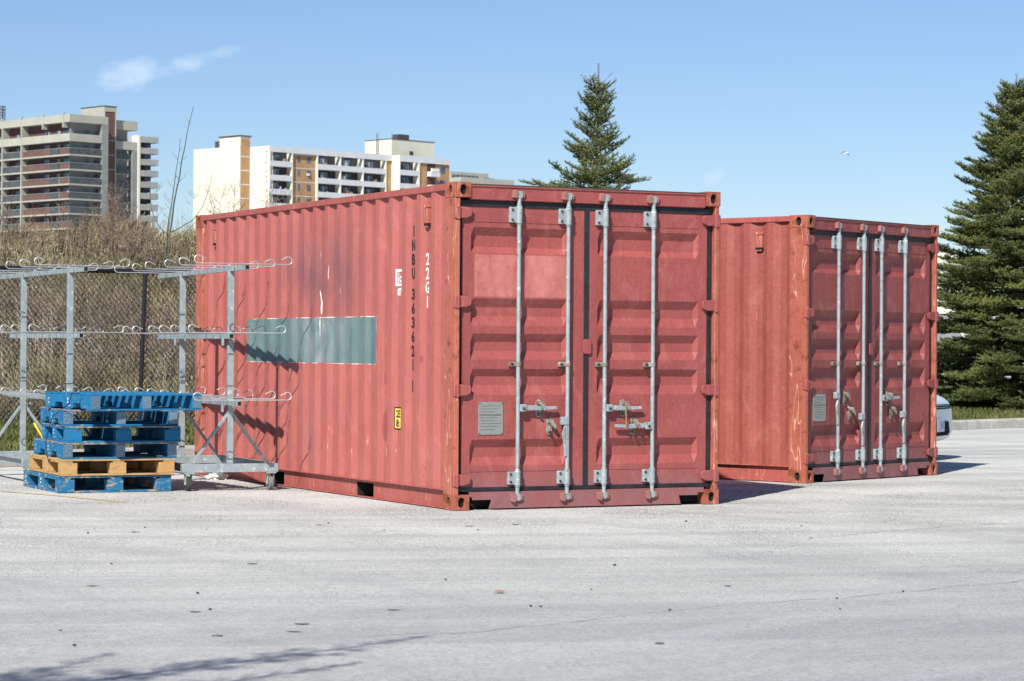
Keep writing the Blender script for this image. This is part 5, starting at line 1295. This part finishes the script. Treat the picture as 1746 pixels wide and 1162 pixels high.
m_ = MB(); m_.add([(-3.3,-.4,zq-.7),(1.9,-.4,zq-.7),(1.9,5,zq+.55),(-3.3,5,zq+.55),(1.9,10.4,zq-.7),(-3.3,10.4,zq-.7)], [(0,1,2,3),(3,2,4,5),(0,3,5),(1,4,2),(0,5,4,1)]); m_.build('roof', 'pale_concrete', Q.e)
# street lamp behind the slim spruce
p = at(1071, 305, 95)
lp = empty('street_lamp', (p.x-.35, 95, 0)); tag(lp, 'dark box headed street lamp half hidden behind the slim spruce', 'street lamp')
m_ = MB(); m_.tube([(0,0,0), (0,0,p.z)], [.10, .06], 8); m_.build('pole', 'roof_dark', lp)
m_ = MB(); m_.box(.03, .55, -.2, .2, p.z-.16, p.z+.16); m_.build('lamp_head', 'roof_dark', lp, bevel=.02)
# bird
simple('bird_grey', (0.05, 0.08, 0.09), .7); simple('bird_white', (.8, .8, .8), .7)
p = at(1443, 262, 180)
bi = empty('gull', p, R(35)); tag(bi, 'small white and grey gull flying high over the farther container', 'bird')
m_ = MB(); m_.tube([(-.2,0,-.02), (-.1,0,0), (.05,0,.02), (.16,0,.03), (.24,0,.02)], [.012,.05,.065,.04,.012], 8); m_.build('body', 'bird_white', bi)
for s in (-1, 1):
    m_ = MB(); zf = [0, .10*s+.03, -.02+.14*(s < 0)]
    m_.add([(.08,s*.03,.03),(-.05,s*.03,.03),(-.06,s*.22,.03+.13*s),(.06,s*.22,.035+.13*s),(-.14,s*.46,.10*s-.10),(-.10,s*.46,.10*s-.10), (.08,s*.03,.015),(-.05,s*.03,.015)], [(0,1,2,3),(3,2,4,5),(6,7,1,0)]); m_.build('wing', 'bird_grey', bi)

# ---------------------------------------------------------------- car
simple('car_paint', (0.58, 0.65, 0.74), 0.3, 0.0, var=0.02, scale=2)
simple('car_glass', (0.02, 0.025, 0.03), 0.08); simple('car_black', (0.010, 0.011, 0.014), 0.85, spec=0.1)
simple('headlight_glass', (0.22, 0.25, 0.27), 0.08, 0.4, var=.4, scale=20); simple('plate_white', (.40, .46, .56), .4, var=.03); simple('plate_blue', (.03, .06, .25), .5)
CY = R(-25)
cpos = at(1611, 690, 29.3)
car = empty('parked_car', (cpos.x-0.07, 29.3, 0.004), CY); tag(car, 'silver white car parked behind the farther container with only its nose showing', 'car')
# local: +x forward (nose at x=0, body to -x)
st = [ # x, half width low, half width belt, half roof, z bottom, z belt, z top
 (0.00, .62, .60, .42, .30, .55, .62), (-.03, .74, .70, .56, .22, .60, .70), (-.12, .83, .78, .62, .20, .66, .76), (-.35, .87, .83, .66, .19, .72, .84), (-.75, .88, .86, .68, .19, .80, .91), (-1.05, .88, .87, .70, .19, .84, .97),
 (-1.9, .88, .87, .60, .19, .88, 1.38), (-2.6, .88, .87, .60, .19, .90, 1.44), (-3.3, .88, .87, .58, .19, .93, 1.38), (-3.95, .87, .84, .60, .20, .95, 1.05), (-4.15, .82, .78, .60, .24, .85, .95), (-4.2, .70, .66, .5, .32, .7, .8)]
cb = MB(); vs = []; NP = 14
def sec(x, wl, wb, wr, zb, zbelt, zt):
    pts = [(wl-.08, zb), (wl, zb+.10), (wl+.01, (zb+zbelt)/2), (wb, zbelt), (wb-.05 if zt-zbelt < .2 else wr+.10, zbelt+(zt-zbelt)*.55), (wr, zt-.02), (wr*.5, zt+.01)]
    return [(x, y_, z_) for y_, z_ in pts] + [(x, -y_, z_) for y_, z_ in reversed(pts)]
for s_ in st: vs += sec(*s_)
fs = [(i*NP+j, i*NP+(j+1) % NP, (i+1)*NP+(j+1) % NP, (i+1)*NP+j) for i in range(len(st)-1) for j in range(NP)] + [tuple(range(NP)), tuple((len(st)-1)*NP+j for j in reversed(range(NP)))]
cb.add(vs, fs, True); bo = cb.build('body', 'car_paint', car)
sub = bo.modifiers.new('sub', 'SUBSURF'); sub.levels = 2; sub.render_levels = 2
gl = MB(); gl.add([(-1.12,-.62,.99),(-1.12,.62,.99),(-1.86,.54,1.37),(-1.86,-.54,1.37)], [(0,1,2,3)]); gl.build('windscreen', 'car_glass', car)
for s in (-1, 1):
    gl = MB(); gl.add([(-1.3,s*.84,.95),(-3.5,s*.845,.99),(-3.2,s*.70,1.32),(-1.95,s*.70,1.32)], [(0,1,2,3)]); gl.build('side_window', 'car_glass', car)
    wm = MB()
    for xx in (-.80, -3.35):
        w1 = MB(); w1.tube([(xx, s*.70, .31), (xx, s*.895, .31)], .31, 24); wo = w1.build('wheel', 'rubber', car, bevel=.02)
        w2 = MB(); w2.tube([(xx, s*.896, .31), (xx, s*.905, .31)], .20, 16); w2.build('rim', 'rod_steel', wo)
    hl = MB(); hl.add([(-.045, s*.40, .605),(-.10, s*.72, .60),(-.30, s*.855, .68),(-.50, s*.80, .79),(-.20, s*.66, .735),(-.075, s*.46, .675)], [(0,1,2,3,4,5)]); ho = hl.build('headlight', 'headlight_glass', car)
    so2 = ho.modifiers.new('s', 'SOLIDIFY'); so2.thickness = .03; so2.offset = 1 if s < 0 else -1
gr = MB(); gr.box(-.06, .020, -.46, .46, .600, .655); go = gr.build('grille', 'car_black', car, bevel=.01)
gr = MB()
for k in range(3): gr.box(.020, .024, -.38, .38, .597+k*.022, .603+k*.022)
gr.build('grille_bar', 'rod_steel', go)
gr = MB(); gr.prism([(-.36, .285), (.36, .285), (.43, .32), (.38, .455), (-.38, .455), (-.43, .32)], -.10, .022, 'x'); io = gr.build('bumper_intake', 'car_black', car, bevel=.015)
pm = MB(); pm.box(.0235, .030, -.155, .155, .335, .49); po = pm.build('licence_plate', 'plate_white', car, bevel=.004)
vs, fs = text_mesh('E4C', .085, width=.15); m_ = MB(); m_.add([(.0308, .065+v.x, .37+v.y) for v in vs], fs); m_.build('plate_letters', 'plate_blue', po)
mr = MB()
for s in (-1, 1): mr.box(-1.55, -1.40, s*.90-.09, s*.90+.09, .95, 1.07)
mr.build('mirror', 'car_paint', car, bevel=.03)
print('objects', len(bpy.data.objects))
